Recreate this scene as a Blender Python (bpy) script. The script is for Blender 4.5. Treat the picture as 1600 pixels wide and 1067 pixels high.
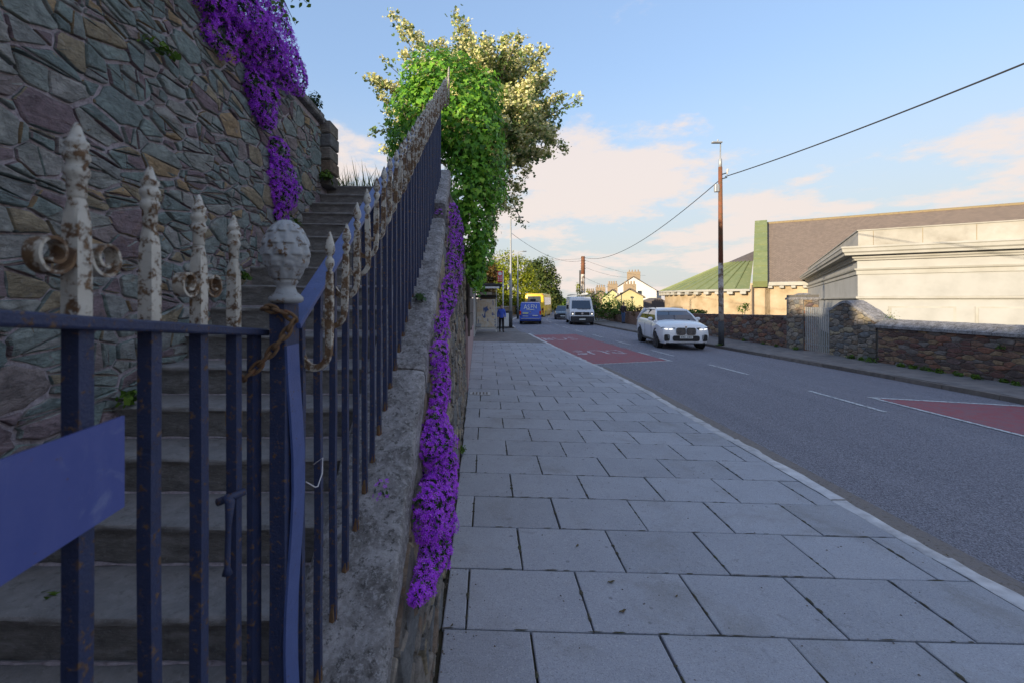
import bpy, bmesh, math, random
import numpy as np
from mathutils import Vector, Matrix, noise as mnoise
from math import sin, cos, pi, radians, sqrt, atan2, tan
random.seed(11); np.random.seed(11)
for o in list(bpy.data.objects): bpy.data.objects.remove(o)
scn = bpy.context.scene
C = scn.collection
# ------------------------------------------------------------------ camera
F = 703.0; CX = 760.0; CY = 470.0; CH = 1.92      # the lens, the vanishing point of the street, eye height
cam = bpy.data.cameras.new('camera'); co = bpy.data.objects.new('camera', cam); C.objects.link(co)
co.location = (0, 0, CH); co.rotation_euler = (pi/2, 0, 0)
cam.sensor_width = 36; cam.lens = F*36/1600
cam.shift_x = (800-CX)/1600; cam.shift_y = -(533.5-CY)/1600
cam.clip_start = .02; cam.clip_end = 5000
cam.dof.use_dof = True; cam.dof.focus_distance = 7.0; cam.dof.aperture_fstop = 5.6
scn.camera = co
# ------------------------------------------------------------------ light
SUN_EL = radians(10.5); SUN_AZ = radians(47)         # low evening sun, behind and to the left of the street
sdir = Vector((-sin(SUN_AZ)*cos(SUN_EL), -cos(SUN_AZ)*cos(SUN_EL), sin(SUN_EL)))
SKY_GAIN = 1.22; SKY_TINT = (1.03, .93, .94, 1)
w = bpy.data.worlds.new('World'); scn.world = w; w.use_nodes = True
wt = w.node_tree; wt.nodes.clear()
def wn(t, **k):
    n = wt.nodes.new(t)
    for a, b in k.items(): setattr(n, a, b)
    return n
sky = wn('ShaderNodeTexSky', sky_type='NISHITA', sun_disc=False)
sky.sun_elevation = SUN_EL; sky.sun_rotation = radians(180)+SUN_AZ
sky.altitude = 50; sky.air_density = 1.0; sky.dust_density = .1; sky.ozone_density = 1.5
tc = wn('ShaderNodeTexCoord')
sep = wn('ShaderNodeSeparateXYZ'); wt.links.new(tc.outputs['Generated'], sep.inputs[0])
# clouds lie on a flat layer: project the direction on it
mz = wn('ShaderNodeMath', operation='ADD'); wt.links.new(sep.outputs['Z'], mz.inputs[0]); mz.inputs[1].default_value = .16
mzm = wn('ShaderNodeMath', operation='MAXIMUM'); wt.links.new(mz.outputs[0], mzm.inputs[0]); mzm.inputs[1].default_value = .03
dx = wn('ShaderNodeMath', operation='DIVIDE'); wt.links.new(sep.outputs['X'], dx.inputs[0]); wt.links.new(mzm.outputs[0], dx.inputs[1])
dy = wn('ShaderNodeMath', operation='DIVIDE'); wt.links.new(sep.outputs['Y'], dy.inputs[0]); wt.links.new(mzm.outputs[0], dy.inputs[1])
cmb = wn('ShaderNodeCombineXYZ'); wt.links.new(dx.outputs[0], cmb.inputs[0]); wt.links.new(dy.outputs[0], cmb.inputs[1])
mapn = wn('ShaderNodeMapping'); wt.links.new(cmb.outputs[0], mapn.inputs[0])
CLOUD_OFF = (11.8, 4.5, 0); mapn.inputs['Location'].default_value = CLOUD_OFF
nz = wn('ShaderNodeTexNoise'); nz.inputs['Scale'].default_value = .95; nz.inputs['Detail'].default_value = 12; nz.inputs['Roughness'].default_value = .64
wt.links.new(mapn.outputs[0], nz.inputs['Vector'])
# more cloud towards the horizon, little overhead
hz = wn('ShaderNodeMapRange'); wt.links.new(sep.outputs['Z'], hz.inputs[0])
hz.inputs[1].default_value = .05; hz.inputs[2].default_value = .55; hz.inputs[3].default_value = .05; hz.inputs[4].default_value = -.06
ad = wn('ShaderNodeMath', operation='ADD'); wt.links.new(nz.outputs['Fac'], ad.inputs[0]); wt.links.new(hz.outputs[0], ad.inputs[1])
cr = wn('ShaderNodeMapRange'); cr.interpolation_type = 'SMOOTHSTEP'; wt.links.new(ad.outputs[0], cr.inputs[0])
cr.inputs[1].default_value = .475; cr.inputs[2].default_value = .575; cr.inputs[3].default_value = 0; cr.inputs[4].default_value = .86
cl = wn('ShaderNodeMixRGB'); wt.links.new(cr.outputs[0], cl.inputs[0])
# thin haze evens the sky out: bright parts are held back, dark ones lifted
bw = wn('ShaderNodeRGBToBW'); wt.links.new(sky.outputs[0], bw.inputs[0])
pw_ = wn('ShaderNodeMath', operation='POWER'); wt.links.new(bw.outputs[0], pw_.inputs[0]); pw_.inputs[1].default_value = -.55
pg = wn('ShaderNodeMath', operation='MULTIPLY'); wt.links.new(pw_.outputs[0], pg.inputs[0]); pg.inputs[1].default_value = SKY_GAIN
gain = wn('ShaderNodeVectorMath', operation='SCALE'); wt.links.new(sky.outputs[0], gain.inputs[0]); wt.links.new(pg.outputs[0], gain.inputs['Scale'])
tint = wn('ShaderNodeMixRGB', blend_type='MULTIPLY'); tint.inputs[0].default_value = 1; tint.inputs[2].default_value = SKY_TINT
wt.links.new(gain.outputs[0], tint.inputs[1]); hzf = wn('ShaderNodeMapRange'); hzf.interpolation_type = 'SMOOTHSTEP'; wt.links.new(sep.outputs['Z'], hzf.inputs[0])
hzf.inputs[1].default_value = -.02; hzf.inputs[2].default_value = .46; hzf.inputs[3].default_value = .92; hzf.inputs[4].default_value = 0
hzm = wn('ShaderNodeMixRGB'); wt.links.new(hzf.outputs[0], hzm.inputs[0]); wt.links.new(tint.outputs[0], hzm.inputs[1]); hzm.inputs[2].default_value = (1.66, 1.74, 1.82, 1)
wt.links.new(hzm.outputs[0], cl.inputs[1])
CLOUD_COL = (2.45, 2.12, 1.95, 1); cl.inputs[2].default_value = CLOUD_COL
bg = wn('ShaderNodeBackground'); bg.inputs[1].default_value = .13
wt.links.new(cl.outputs[0], bg.inputs[0])
wo = wn('ShaderNodeOutputWorld'); wt.links.new(bg.outputs[0], wo.inputs[0])
sl = bpy.data.lights.new('sun', 'SUN'); so = bpy.data.objects.new('sun', sl); C.objects.link(so)
sl.energy = 2.5; sl.angle = radians(.55); sl.color = (1, .85, .61)
so.rotation_euler = (-sdir).to_track_quat('-Z', 'Y').to_euler(); so.location = sdir*60
scn.view_settings.view_transform = 'Standard'; scn.view_settings.look = 'None'
scn.view_settings.exposure = 1.57; scn.view_settings.gamma = 1; scn.view_settings.use_curve_mapping = False
scn.render.engine = 'CYCLES'
# ------------------------------------------------------------------ materials
MATS = {}
def _new(name):
    m = bpy.data.materials.new(name); m.use_nodes = True; MATS[name] = m
    nt = m.node_tree; b = nt.nodes['Principled BSDF']
    return m, nt, b
def lin(nt, a, b): nt.links.new(a, b)
def ramp(nt, fac, cols, interp='LINEAR'):
    r = nt.nodes.new('ShaderNodeValToRGB'); e = r.color_ramp.elements; r.color_ramp.interpolation = interp
    n = len(cols)
    while len(e) < n: e.new(.5)
    for i, c in enumerate(cols):
        if len(c) == 4: e[i].position = c[3]
        else: e[i].position = (i/max(1, n-1)) if interp != 'CONSTANT' else i/n
        e[i].color = (c[0], c[1], c[2], 1)
    if fac is not None: lin(nt, fac, r.inputs[0])
    return r.outputs[0]
def nzt(nt, vec, scale, detail=6, rough=.6, dist=0, stretch=None):
    n = nt.nodes.new('ShaderNodeTexNoise'); n.inputs['Scale'].default_value = scale; n.inputs['Detail'].default_value = detail
    n.inputs['Roughness'].default_value = rough; n.inputs['Distortion'].default_value = dist
    if stretch:
        mp = nt.nodes.new('ShaderNodeMapping'); mp.inputs['Scale'].default_value = stretch; lin(nt, vec, mp.inputs[0]); vec = mp.outputs[0]
    lin(nt, vec, n.inputs['Vector']); return n.outputs['Fac']
def mix(nt, fac, a, b, mode='MIX'):
    m = nt.nodes.new('ShaderNodeMixRGB'); m.blend_type = mode
    if isinstance(fac, (int, float)): m.inputs[0].default_value = fac
    else: lin(nt, fac, m.inputs[0])
    for i, v in ((1, a), (2, b)):
        if isinstance(v, tuple): m.inputs[i].default_value = (*v[:3], 1)
        else: lin(nt, v, m.inputs[i])
    return m.outputs[0]
def mrange(nt, v, a, b, c=0., d=1., smooth=True):
    m = nt.nodes.new('ShaderNodeMapRange')
    if smooth: m.interpolation_type = 'SMOOTHSTEP'
    lin(nt, v, m.inputs[0])
    for i, x in enumerate((a, b, c, d)): m.inputs[i+1].default_value = x
    return m.outputs[0]
def bump(nt, b, h, strength, dist=.01, prev=None):
    n = nt.nodes.new('ShaderNodeBump'); n.inputs['Strength'].default_value = strength; n.inputs['Distance'].default_value = dist
    lin(nt, h, n.inputs['Height'])
    if prev is not None: lin(nt, prev, n.inputs['Normal'])
    lin(nt, n.outputs[0], b.inputs['Normal']); return n.outputs[0]
def rnd(nt):
    """one random number for each loose piece, whether it is an object or an island"""
    oi = nt.nodes.new('ShaderNodeObjectInfo'); g = nt.nodes.new('ShaderNodeNewGeometry')
    a = nt.nodes.new('ShaderNodeMath'); a.operation = 'ADD'; lin(nt, oi.outputs['Random'], a.inputs[0]); lin(nt, g.outputs['Random Per Island'], a.inputs[1])
    f = nt.nodes.new('ShaderNodeMath'); f.operation = 'FRACT'; lin(nt, a.outputs[0], f.inputs[0]); return f.outputs[0]
def pos(nt):
    return nt.nodes.new('ShaderNodeNewGeometry').outputs['Position']
def M(name, cols, scale=4, rough=.8, bs=0, bscale=60, bd=.01, metal=0, var=0, spec=.5, coat=0, stretch=None, detail=6, trans=0):
    """noise between colours + fine relief + a value that differs from piece to piece"""
    m, nt, b = _new(name); p = pos(nt)
    if isinstance(cols, tuple): cols = [cols]
    if len(cols) == 1: c = None; b.inputs['Base Color'].default_value = (*cols[0], 1)
    else:
        c = ramp(nt, mrange(nt, nzt(nt, p, scale, detail, stretch=stretch), .3, .7, smooth=False), cols)
    if var:
        if c is None: c = ramp(nt, None, [cols[0], cols[0]])
        hv = nt.nodes.new('ShaderNodeHueSaturation'); lin(nt, c, hv.inputs['Color'])
        lin(nt, mrange(nt, rnd(nt), 0, 1, 1-var, 1+var, False), hv.inputs['Value']); c = hv.outputs[0]
    if c is not None: lin(nt, c, b.inputs['Base Color'])
    b.inputs['Roughness'].default_value = rough; b.inputs['Metallic'].default_value = metal
    b.inputs['Specular IOR Level'].default_value = spec; b.inputs['Coat Weight'].default_value = coat
    if trans:
        b.inputs['Transmission Weight'].default_value = trans
    if bs: bump(nt, b, nzt(nt, p, bscale, 5, stretch=stretch), bs, bd)
    return m
def leafmat(name, cols, var=.25, trl=.35, rough=.45):
    m, nt, b = _new(name); c = ramp(nt, rnd(nt), cols)
    lin(nt, c, b.inputs['Base Color']); b.inputs['Roughness'].default_value = rough; b.inputs['Specular IOR Level'].default_value = .3
    t = nt.nodes.new('ShaderNodeBsdfTranslucent'); lin(nt, c, t.inputs[0])
    ms = nt.nodes.new('ShaderNodeMixShader'); ms.inputs[0].default_value = trl
    out = nt.nodes['Material Output']; lin(nt, b.outputs[0], ms.inputs[1]); lin(nt, t.outputs[0], ms.inputs[2]); lin(nt, ms.outputs[0], out.inputs[0])
    return m
def glassmat(name, col, rough=.05, spec=.8):
    m, nt, b = _new(name); b.inputs['Base Color'].default_value = (*col, 1); b.inputs['Roughness'].default_value = rough
    b.inputs['Specular IOR Level'].default_value = spec; b.inputs['Coat Weight'].default_value = .5; return m
def emit(name, col, s):
    m, nt, b = _new(name); b.inputs['Base Color'].default_value = (*col, 1); b.inputs['Emission Color'].default_value = (*col, 1); b.inputs['Emission Strength'].default_value = s; return m
def rustpaint(name, paint, amount=.5, rscale=18, rough=.55, bs=.4):
    """old paint with rust breaking through; amount 0..1"""
    m, nt, b = _new(name); p = pos(nt)
    pc = ramp(nt, nzt(nt, p, 25, 6), [tuple(x*.72 for x in paint), paint, tuple(min(1, x*1.25+.01) for x in paint)])
    r1 = nzt(nt, p, rscale, 9, .68, .4); r2 = nzt(nt, p, 90, 5, .7)
    k = mrange(nt, mix(nt, .35, r1, r2), .62-.25*amount, .70-.25*amount)
    rc = ramp(nt, nzt(nt, p, 70, 6), [(.04, .022, .014), (.095, .050, .026), (.18, .105, .050), (.21, .15, .095)])
    lin(nt, mix(nt, k, pc, rc), b.inputs['Base Color'])
    lin(nt, mrange(nt, k, 0, 1, rough, .9, False), b.inputs['Roughness'])
    n = bump(nt, b, k, .5, .0012); bump(nt, b, nzt(nt, p, 160, 5, .65), bs, .0025, n)
    return m
def stonemat(name, cols, vein=.0, bs=.8, var=.3, sc=1.0):
    m, nt, b = _new(name); p = pos(nt); r = rnd(nt)
    base = ramp(nt, r, cols, 'CONSTANT')
    n1 = nzt(nt, p, 9*sc, 9, .7, .6, (1, 1, 1.8)); n2 = nzt(nt, p, 38*sc, 7, .7)
    g = mrange(nt, n1, .25, .75, .40, 1.60, False)
    gm = nt.nodes.new('ShaderNodeCombineColor'); [lin(nt, g, gm.inputs[i]) for i in range(3)]
    c = mix(nt, 1, base, gm.outputs[0], 'MULTIPLY')
    c = mix(nt, mrange(nt, n2, .52, .70, 0, .5), c, (.09, .088, .085)); n4 = nzt(nt, p, 75*sc, 6, .75); c = mix(nt, mrange(nt, n4, .56, .70, 0, .55), c, (.34, .32, .31))
    iron = nzt(nt, p, 4.2*sc, 7, .7, 1.2); c = mix(nt, mrange(nt, iron, .59, .72, 0, .5), c, (.28, .15, .065)); sm = nzt(nt, p, 11*sc, 8, .75, 1.0); c = mix(nt, mrange(nt, sm, .59, .66, 0, .75), c, (.33, .29, .295)) if vein else c
    if vein:
        v = nzt(nt, p, 14*sc, 4, .5, 3.5, (1, 1, 2.5)); c = mix(nt, mrange(nt, v, .62, .70, 0, vein), c, (.45, .43, .40))
    lin(nt, c, b.inputs['Base Color']); b.inputs['Roughness'].default_value = .85; b.inputs['Specular IOR Level'].default_value = .35
    q = bump(nt, b, nzt(nt, p, 22*sc, 9, .72, .5, (1, 1, 2.2)), min(1, bs*1.25), .034/sc); bump(nt, b, nzt(nt, p, 130*sc, 6, .7), .5, .004/sc, q)
    return m

RUB = [(.27, .33, .31), (.34, .38, .355), (.23, .285, .275), (.38, .31, .21), (.29, .345, .32), (.30, .225, .24), (.37, .37, .34), (.25, .30, .29), (.44, .31, .18), (.32, .35, .325), (.40, .385, .36), (.22, .275, .26), (.33, .27, .26), (.30, .335, .315), (.26, .19, .205), (.34, .345, .33)]
stonemat('rubble', RUB, vein=.35)
stonemat('rubble_grey', [(0.150, 0.135, 0.120), (0.240, 0.210, 0.180), (0.300, 0.255, 0.210), (0.180, 0.180, 0.180), (0.345, 0.285, 0.195), (0.225, 0.165, 0.120)], bs=.9)
stonemat('red_rubble', [(0.176, 0.088, 0.074), (0.135, 0.081, 0.068), (0.230, 0.135, 0.095), (0.162, 0.108, 0.101), (0.297, 0.203, 0.121), (0.121, 0.088, 0.081), (0.203, 0.176, 0.162), (0.257, 0.121, 0.081)], bs=.7, sc=.7)
M('mortar', [(0.258, 0.213, 0.225), (0.426, 0.361, 0.386), (0.515, 0.450, 0.476)], 30, .95, 1.0, 95, .012)
M('mortar_dark', [(0.101, 0.095, 0.084), (0.190, 0.168, 0.146)], 12, .95, .9, 70, .012)
M('grout', [(0.034, 0.030, 0.022), (0.073, 0.062, 0.039), (0.045, 0.056, 0.022)], 9, .95, .6, 90, .006)
def slabmat():
    m, nt, b = _new('slab'); p = pos(nt); r = rnd(nt)
    c = ramp(nt, nzt(nt, p, 2.2, 8, .65), [(.285, .288, .32), (.355, .357, .39), (.42, .42, .45)])
    c = mix(nt, mrange(nt, nzt(nt, p, 110, 4, .8), .50, .66, 0, .75), c, (.17, .168, .172))
    c = mix(nt, mrange(nt, nzt(nt, p, 75, 4, .8), .54, .70, 0, .7), c, (.58, .565, .56))
    c = mix(nt, mrange(nt, nzt(nt, p, 24, 7, .75), .56, .70, 0, .5), c, (.19, .186, .19))
    st = nzt(nt, p, 7, 7, .72, .8); c = mix(nt, mrange(nt, st, .58, .70, 0, .5), c, (.20, .195, .195))
    gv = nt.nodes.new('ShaderNodeTexVoronoi'); gv.inputs['Scale'].default_value = 4.2; lin(nt, p, gv.inputs['Vector']); c = mix(nt, mrange(nt, gv.outputs['Distance'], .05, .075, .6, 0), c, (.15, .15, .155))
    dr = nzt(nt, p, 1.1, 5, .7, .6); c = mix(nt, mrange(nt, dr, .50, .70, 0, .45), c, (.21, .195, .175))
    hv = nt.nodes.new('ShaderNodeHueSaturation'); lin(nt, c, hv.inputs['Color']); lin(nt, mrange(nt, r, 0, 1, .92, 1.08, False), hv.inputs['Value'])
    lin(nt, hv.outputs[0], b.inputs['Base Color']); b.inputs['Roughness'].default_value = .78; b.inputs['Specular IOR Level'].default_value = .3
    q = bump(nt, b, nzt(nt, p, 120, 4, .7), .5, .005); bump(nt, b, nzt(nt, p, 6, 5), .25, .01, q)
slabmat()
def roadmat():
    m, nt, b = _new('asphalt'); p = pos(nt)
    c = ramp(nt, nzt(nt, p, .9, 5, stretch=(1.9, .10, 1)), [(.185, .178, .21), (.25, .24, .275), (.32, .31, .345)])
    v = nt.nodes.new('ShaderNodeTexVoronoi'); v.inputs['Scale'].default_value = 105; lin(nt, p, v.inputs['Vector'])
    vb = nt.nodes.new('ShaderNodeSeparateColor'); lin(nt, v.outputs['Color'], vb.inputs[0])
    c = mix(nt, mrange(nt, vb.outputs[0], .55, .95, 0, .65), c, (.44, .425, .46)); c = mix(nt, mrange(nt, vb.outputs[1], .45, .9, 0, .7), c, (.06, .056, .068))
    c = mix(nt, mrange(nt, nzt(nt, p, 40, 5, .8), .52, .68, 0, .45), c, (.10, .094, .11)); c = mix(nt, mrange(nt, nzt(nt, p, 33, 5, .8), .55, .70, 0, .4), c, (.36, .345, .36))
    lin(nt, c, b.inputs['Base Color']); b.inputs['Roughness'].default_value = .88; b.inputs['Specular IOR Level'].default_value = .3
    bump(nt, b, v.outputs['Distance'], .9, .012)
roadmat()
M('gutter_grit', [(0.126, 0.105, 0.091), (0.224, 0.189, 0.168), (0.168, 0.154, 0.161)], 22, .95, .7, 120, .008)
M('tarmac_path', [(0.120, 0.108, 0.108), (0.180, 0.162, 0.156), (0.228, 0.204, 0.192)], 3, .95, .5, 130, .006)
M('kerb', [(.34, .32, .32), (.50, .48, .48), (.60, .58, .58)], 7, .8, .6, 70, .006, var=.15)
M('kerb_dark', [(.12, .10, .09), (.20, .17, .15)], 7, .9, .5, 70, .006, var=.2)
def paintmat(name, col, under, wear, sc=14):
    m, nt, b = _new(name); p = pos(nt)
    n = mix(nt, .5, nzt(nt, p, sc, 7, .7), nzt(nt, p, 60, 5, .7))
    cc = ramp(nt, nzt(nt, p, 5, 6), [tuple(x*.8 for x in col), col])
    lin(nt, mix(nt, mrange(nt, n, .60-wear*.3, .66-wear*.3), cc, under), b.inputs['Base Color']); b.inputs['Roughness'].default_value = .8
    bump(nt, b, nzt(nt, p, 140, 4, .7), .7, .006)
paintmat('white_line', (.66, .66, .66), (.12, .12, .14), .35)
paintmat('worn_line', (.52, .50, .52), (.20, .07, .08), .55, 5)
paintmat('worn_line_bold', (.60, .57, .60), (.22, .075, .09), .40, 2.2)
paintmat('red_surface', (.34, .075, .09), (.22, .10, .115), .42, 5)
M('ground_mat', [(.05, .055, .03), (.09, .08, .05)], .4, .95)
M('soil', [(.05, .035, .02), (.10, .07, .04)], 6, .95, .8, 40, .03)
rustpaint('blue_iron', (.018, .028, .078), .34, 60, .55, .9)
rustpaint('blue_iron_clean', (.058, .088, .235), .14, 40, .42, .45)
def platemat():
    m, nt, b = _new('blue_plate'); p = pos(nt)
    c = ramp(nt, nzt(nt, p, 9, 6, .6, .5, (1, 1, .35)), [(.045, .062, .22), (.058, .078, .26), (.085, .105, .29)])
    c = mix(nt, mrange(nt, nzt(nt, p, 13, 7, .7, 1.5), .56, .74, 0, .55), c, (.19, .22, .36)); c = mix(nt, mrange(nt, nzt(nt, p, 60, 6, .75, .5), .66, .70, 0, .8), c, (.10, .05, .035))
    lin(nt, c, b.inputs['Base Color']); lin(nt, mrange(nt, nzt(nt, p, 20, 5), .3, .7, .35, .65), b.inputs['Roughness']); bump(nt, b, nzt(nt, p, 12, 4), .25, .004)
platemat()
rustpaint('white_iron', (.46, .42, .35), .68, 26, .6, .6)
rustpaint('white_iron_clean', (.47, .44, .38), .52, 58, .45, .3)
rustpaint('silver_iron', (.31, .315, .32), .36, 38, .40, .35)
rustpaint('rust', (.16, .06, .025), .9, 30, .85, .8)
M('brass', [(.22, .13, .03), (.40, .27, .08)], 40, .5, .3, 120, .003, metal=.6)
def copemat():
    m, nt, b = _new('coping'); p = pos(nt)
    n1 = nzt(nt, p, 7, 9, .72, .5); c = ramp(nt, mrange(nt, n1, .28, .72, smooth=False), [(0.078, 0.068, 0.065), (0.155, 0.143, 0.139), (0.310, 0.295, 0.295), (0.512, 0.488, 0.496)])
    n2 = nzt(nt, p, 50, 7, .8); c = mix(nt, mrange(nt, n2, .50, .60, 0, .8), c, (.40, .385, .39))
    n3 = nzt(nt, p, 38, 6, .8); c = mix(nt, mrange(nt, n3, .53, .61, 0, .8), c, (.05, .046, .042))
    c = mix(nt, mrange(nt, nzt(nt, p, 3.1, 6, .7), .60, .72, 0, .5), c, (.12, .115, .06))
    lin(nt, c, b.inputs['Base Color']); b.inputs['Roughness'].default_value = .92
    q = bump(nt, b, nzt(nt, p, 30, 8, .75), .9, .018); bump(nt, b, nzt(nt, p, 170, 6, .7), .6, .004, q)
copemat()
def stepmat():
    m, nt, b = _new('step_stone'); p = pos(nt)
    n1 = nzt(nt, p, 8, 8, .7, .3, (1, 1, 3)); c = ramp(nt, mrange(nt, n1, .3, .7, smooth=False), [(0.111, 0.099, 0.092), (0.189, 0.173, 0.159), (0.309, 0.287, 0.276)])
    g = nt.nodes.new('ShaderNodeNewGeometry'); sx = nt.nodes.new('ShaderNodeSeparateXYZ'); lin(nt, g.outputs['True Normal'], sx.inputs[0])
    # upward faces are mixed paler and bluer, upright faces stay darker
    c = mix(nt, mrange(nt, sx.outputs['Z'], .5, .9, 0, .5), c, ramp(nt, nzt(nt, p, 16, 8, .75), [(0.135, 0.143, 0.150), (0.255, 0.262, 0.277), (0.360, 0.367, 0.383)]))
    c = mix(nt, mrange(nt, nzt(nt, p, 70, 6, .75), .56, .68, 0, .6), c, (.33, .33, .33)); c = mix(nt, mrange(nt, nzt(nt, p, 17, 8, .8), .52, .68, 0, .55), c, (.06, .057, .052))
    lin(nt, c, b.inputs['Base Color']); b.inputs['Roughness'].default_value = .88
    q = bump(nt, b, nzt(nt, p, 24, 8, .75, 0, (1, 1, 3)), .7, .015); bump(nt, b, nzt(nt, p, 190, 5, .7), .4, .003, q)
stepmat()
leafmat('petal', [(.38, .04, .72), (.52, .065, .88), (.62, .12, .95), (.44, .05, .80), (.70, .25, .95)], trl=.35, rough=.6)
M('petal_eye', [(.75, .70, .65)], rough=.6)
leafmat('herb_leaf', [(.018, .045, .012), (.03, .075, .018), (.05, .11, .025)])
leafmat('ivy_leaf', [(0.053, 0.150, 0.026), (0.106, 0.270, 0.037), (0.166, 0.406, 0.044), (0.240, 0.510, 0.053), (0.360, 0.570, 0.060)], trl=.38, rough=.38)
leafmat('haw_leaf', [(.10, .17, .06), (.15, .24, .08), (.22, .30, .10)], trl=.3)
leafmat('haw_bloom', [(.66, .60, .26), (.78, .72, .38), (.84, .78, .52), (.56, .58, .22), (.46, .52, .18)], trl=.25, rough=.8)
leafmat('tree_bright', [(.13, .18, .015), (.23, .29, .02), (.33, .37, .025), (.38, .36, .03)], trl=.4)
leafmat('tree_dark', [(.04, .07, .018), (.07, .11, .025), (.11, .15, .035), (.17, .17, .04)], trl=.3)
leafmat('tree_copper', [(.10, .045, .015), (.16, .085, .02), (.14, .11, .03), (.09, .06, .02)], trl=.3)
leafmat('tree_mid', [(.06, .12, .018), (.10, .19, .025), (.16, .25, .035)], trl=.35)
leafmat('hedge_leaf', [(.035, .08, .012), (.07, .15, .02), (.12, .22, .03), (.18, .24, .03)], trl=.35)
leafmat('grass', [(.07, .12, .025), (.12, .17, .04), (.22, .22, .08)], trl=.4)
leafmat('red_leaf', [(.10, .02, .03), (.05, .07, .02), (.12, .04, .03)], trl=.3)
M('bark', [(.05, .04, .03), (.11, .09, .07)], 9, .95, .8, 30, .03)
M('dead_leaf', [(.20, .09, .035), (.09, .08, .04), (.28, .18, .09)], 30, .8, var=.4)
# ------------------------------------------------------------------ helpers
def P(x, y, D):
    """a place in the street: what stands at picture point x, y and D metres down the street"""
    return Vector(((x-CX)/F*D, D, CH-(y-CY)/F*D))
def nf(x, y, z, s=1.): return mnoise.noise(Vector((x*s, y*s, z*s)))
class MB:
    def __init__(s): s.v = []; s.f = []
    def add(s, vs, fs):
        k = len(s.v); s.v += [tuple(v) for v in vs]; s.f += [tuple(i+k for i in f) for f in fs]; return s
    def box(s, c, d, rz=0, rot=None, bev=0):
        cx, cy, cz = c; hx, hy, hz = d[0]/2, d[1]/2, d[2]/2
        if bev:
            b = min(bev, hx*.9, hy*.9, hz*.9); V = []
            for sz in (-1, 1):
                for (ix, iy, iz) in ((hx-b, hy-b, hz), ):
                    V += [(-ix, -iy, sz*hz), (ix, -iy, sz*hz), (ix, iy, sz*hz), (-ix, iy, sz*hz)]
            for sz in (-1, 1):
                V += [(-hx+b, -hy, sz*(hz-b)), (hx-b, -hy, sz*(hz-b)), (hx, -hy+b, sz*(hz-b)), (hx, hy-b, sz*(hz-b)), (hx-b, hy, sz*(hz-b)), (-hx+b, hy, sz*(hz-b)), (-hx, hy-b, sz*(hz-b)), (-hx, -hy+b, sz*(hz-b))]
            Fs = [(3, 2, 1, 0), (4, 5, 6, 7)]
            for i in range(8): Fs.append((8+i, 8+(i+1) % 8, 16+(i+1) % 8, 16+i))
            cap = [(0, 1), None, (1, 2), None, (2, 3), None, (3, 0), None]
            for base, q, flip in ((8, 0, True), (16, 4, False)):
                for i in range(8):
                    a, bb = base+i, base+(i+1) % 8; k = i//2
                    if i % 2 == 0: f = (a, bb, q+(k+1) % 4, q+k)
                    else: f = (a, bb, q+(k+1) % 4)
                    Fs.append(tuple(reversed(f)) if flip else f)
        else:
            V = [(x, y, z) for z in (-hz, hz) for x, y in ((-hx, -hy), (hx, -hy), (hx, hy), (-hx, hy))]
            Fs = [(3, 2, 1, 0), (4, 5, 6, 7), (0, 1, 5, 4), (1, 2, 6, 5), (2, 3, 7, 6), (3, 0, 4, 7)]
        if rot is not None: V = [tuple(rot @ Vector(v)) for v in V]
        elif rz: V = [(x*cos(rz)-y*sin(rz), x*sin(rz)+y*cos(rz), z) for x, y, z in V]
        return s.add([(x+cx, y+cy, z+cz) for x, y, z in V], Fs)
    def ring(s, rings, close=True, cap0=True, cap1=True):
        n = len(rings[0]); k = len(s.v)
        for r in rings: s.v += [tuple(p) for p in r]
        m = n if close else n-1
        for i in range(len(rings)-1):
            for j in range(m):
                a = k+i*n+j; b = k+i*n+(j+1) % n; s.f.append((a, b, b+n, a+n))
        if close and cap0: s.f.append(tuple(reversed(range(k, k+n))))
        if close and cap1: q = k+(len(rings)-1)*n; s.f.append(tuple(range(q, q+n)))
        return s
    def tube(s, pts, r, n=8, up=None, prof=None):
        """round (or given-section) rod along points; r number or list"""
        pts = [Vector(p) for p in pts]; R = r if isinstance(r, (list, tuple)) else [r]*len(pts)
        rings = []; ref = Vector(up) if up else None; last = None
        for i, p in enumerate(pts):
            t = (pts[min(i+1, len(pts)-1)]-pts[max(i-1, 0)]).normalized()
            if ref is not None: a = ref.cross(t)
            elif last is not None: a = last-t*last.dot(t)
            else: a = t.orthogonal()
            if a.length < 1e-6: a = t.orthogonal()
            a.normalize(); last = a; b = t.cross(a)
            if prof: rings.append([p+a*(u*R[i])+b*(v*R[i]) for u, v in prof])
            else: rings.append([p+a*(cos(2*pi*j/n)*R[i])+b*(sin(2*pi*j/n)*R[i]) for j in range(n)])
        return s.ring(rings)
    def lathe(s, prof, c=(0, 0, 0), n=16, axis='z', fn=None):
        rings = []
        for r, z in prof:
            rg = []
            for j in range(n):
                a = 2*pi*j/n; q = fn(a, z, r) if fn else r
                x, y = q*cos(a), q*sin(a)
                rg.append((c[0]+x, c[1]+y, c[2]+z) if axis == 'z' else ((c[0]+x, c[1]+z, c[2]-y) if axis == 'y' else (c[0]+z, c[1]+x, c[2]+y)))
            rings.append(rg)
        return s.ring(rings)
    def prism(s, poly, d):
        """polygon of 3-D points pushed along vector d"""
        n = len(poly); d = Vector(d); a = [Vector(p) for p in poly]; nrm = Vector((0, 0, 0))
        for i in range(n): nrm += a[i].cross(a[(i+1) % n])
        if nrm.dot(d) > 0: a = a[::-1]
        return s.ring([[p for p in a][::-1], [p+d for p in a][::-1]][::1]) if False else s._pr(a, d)
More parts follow.
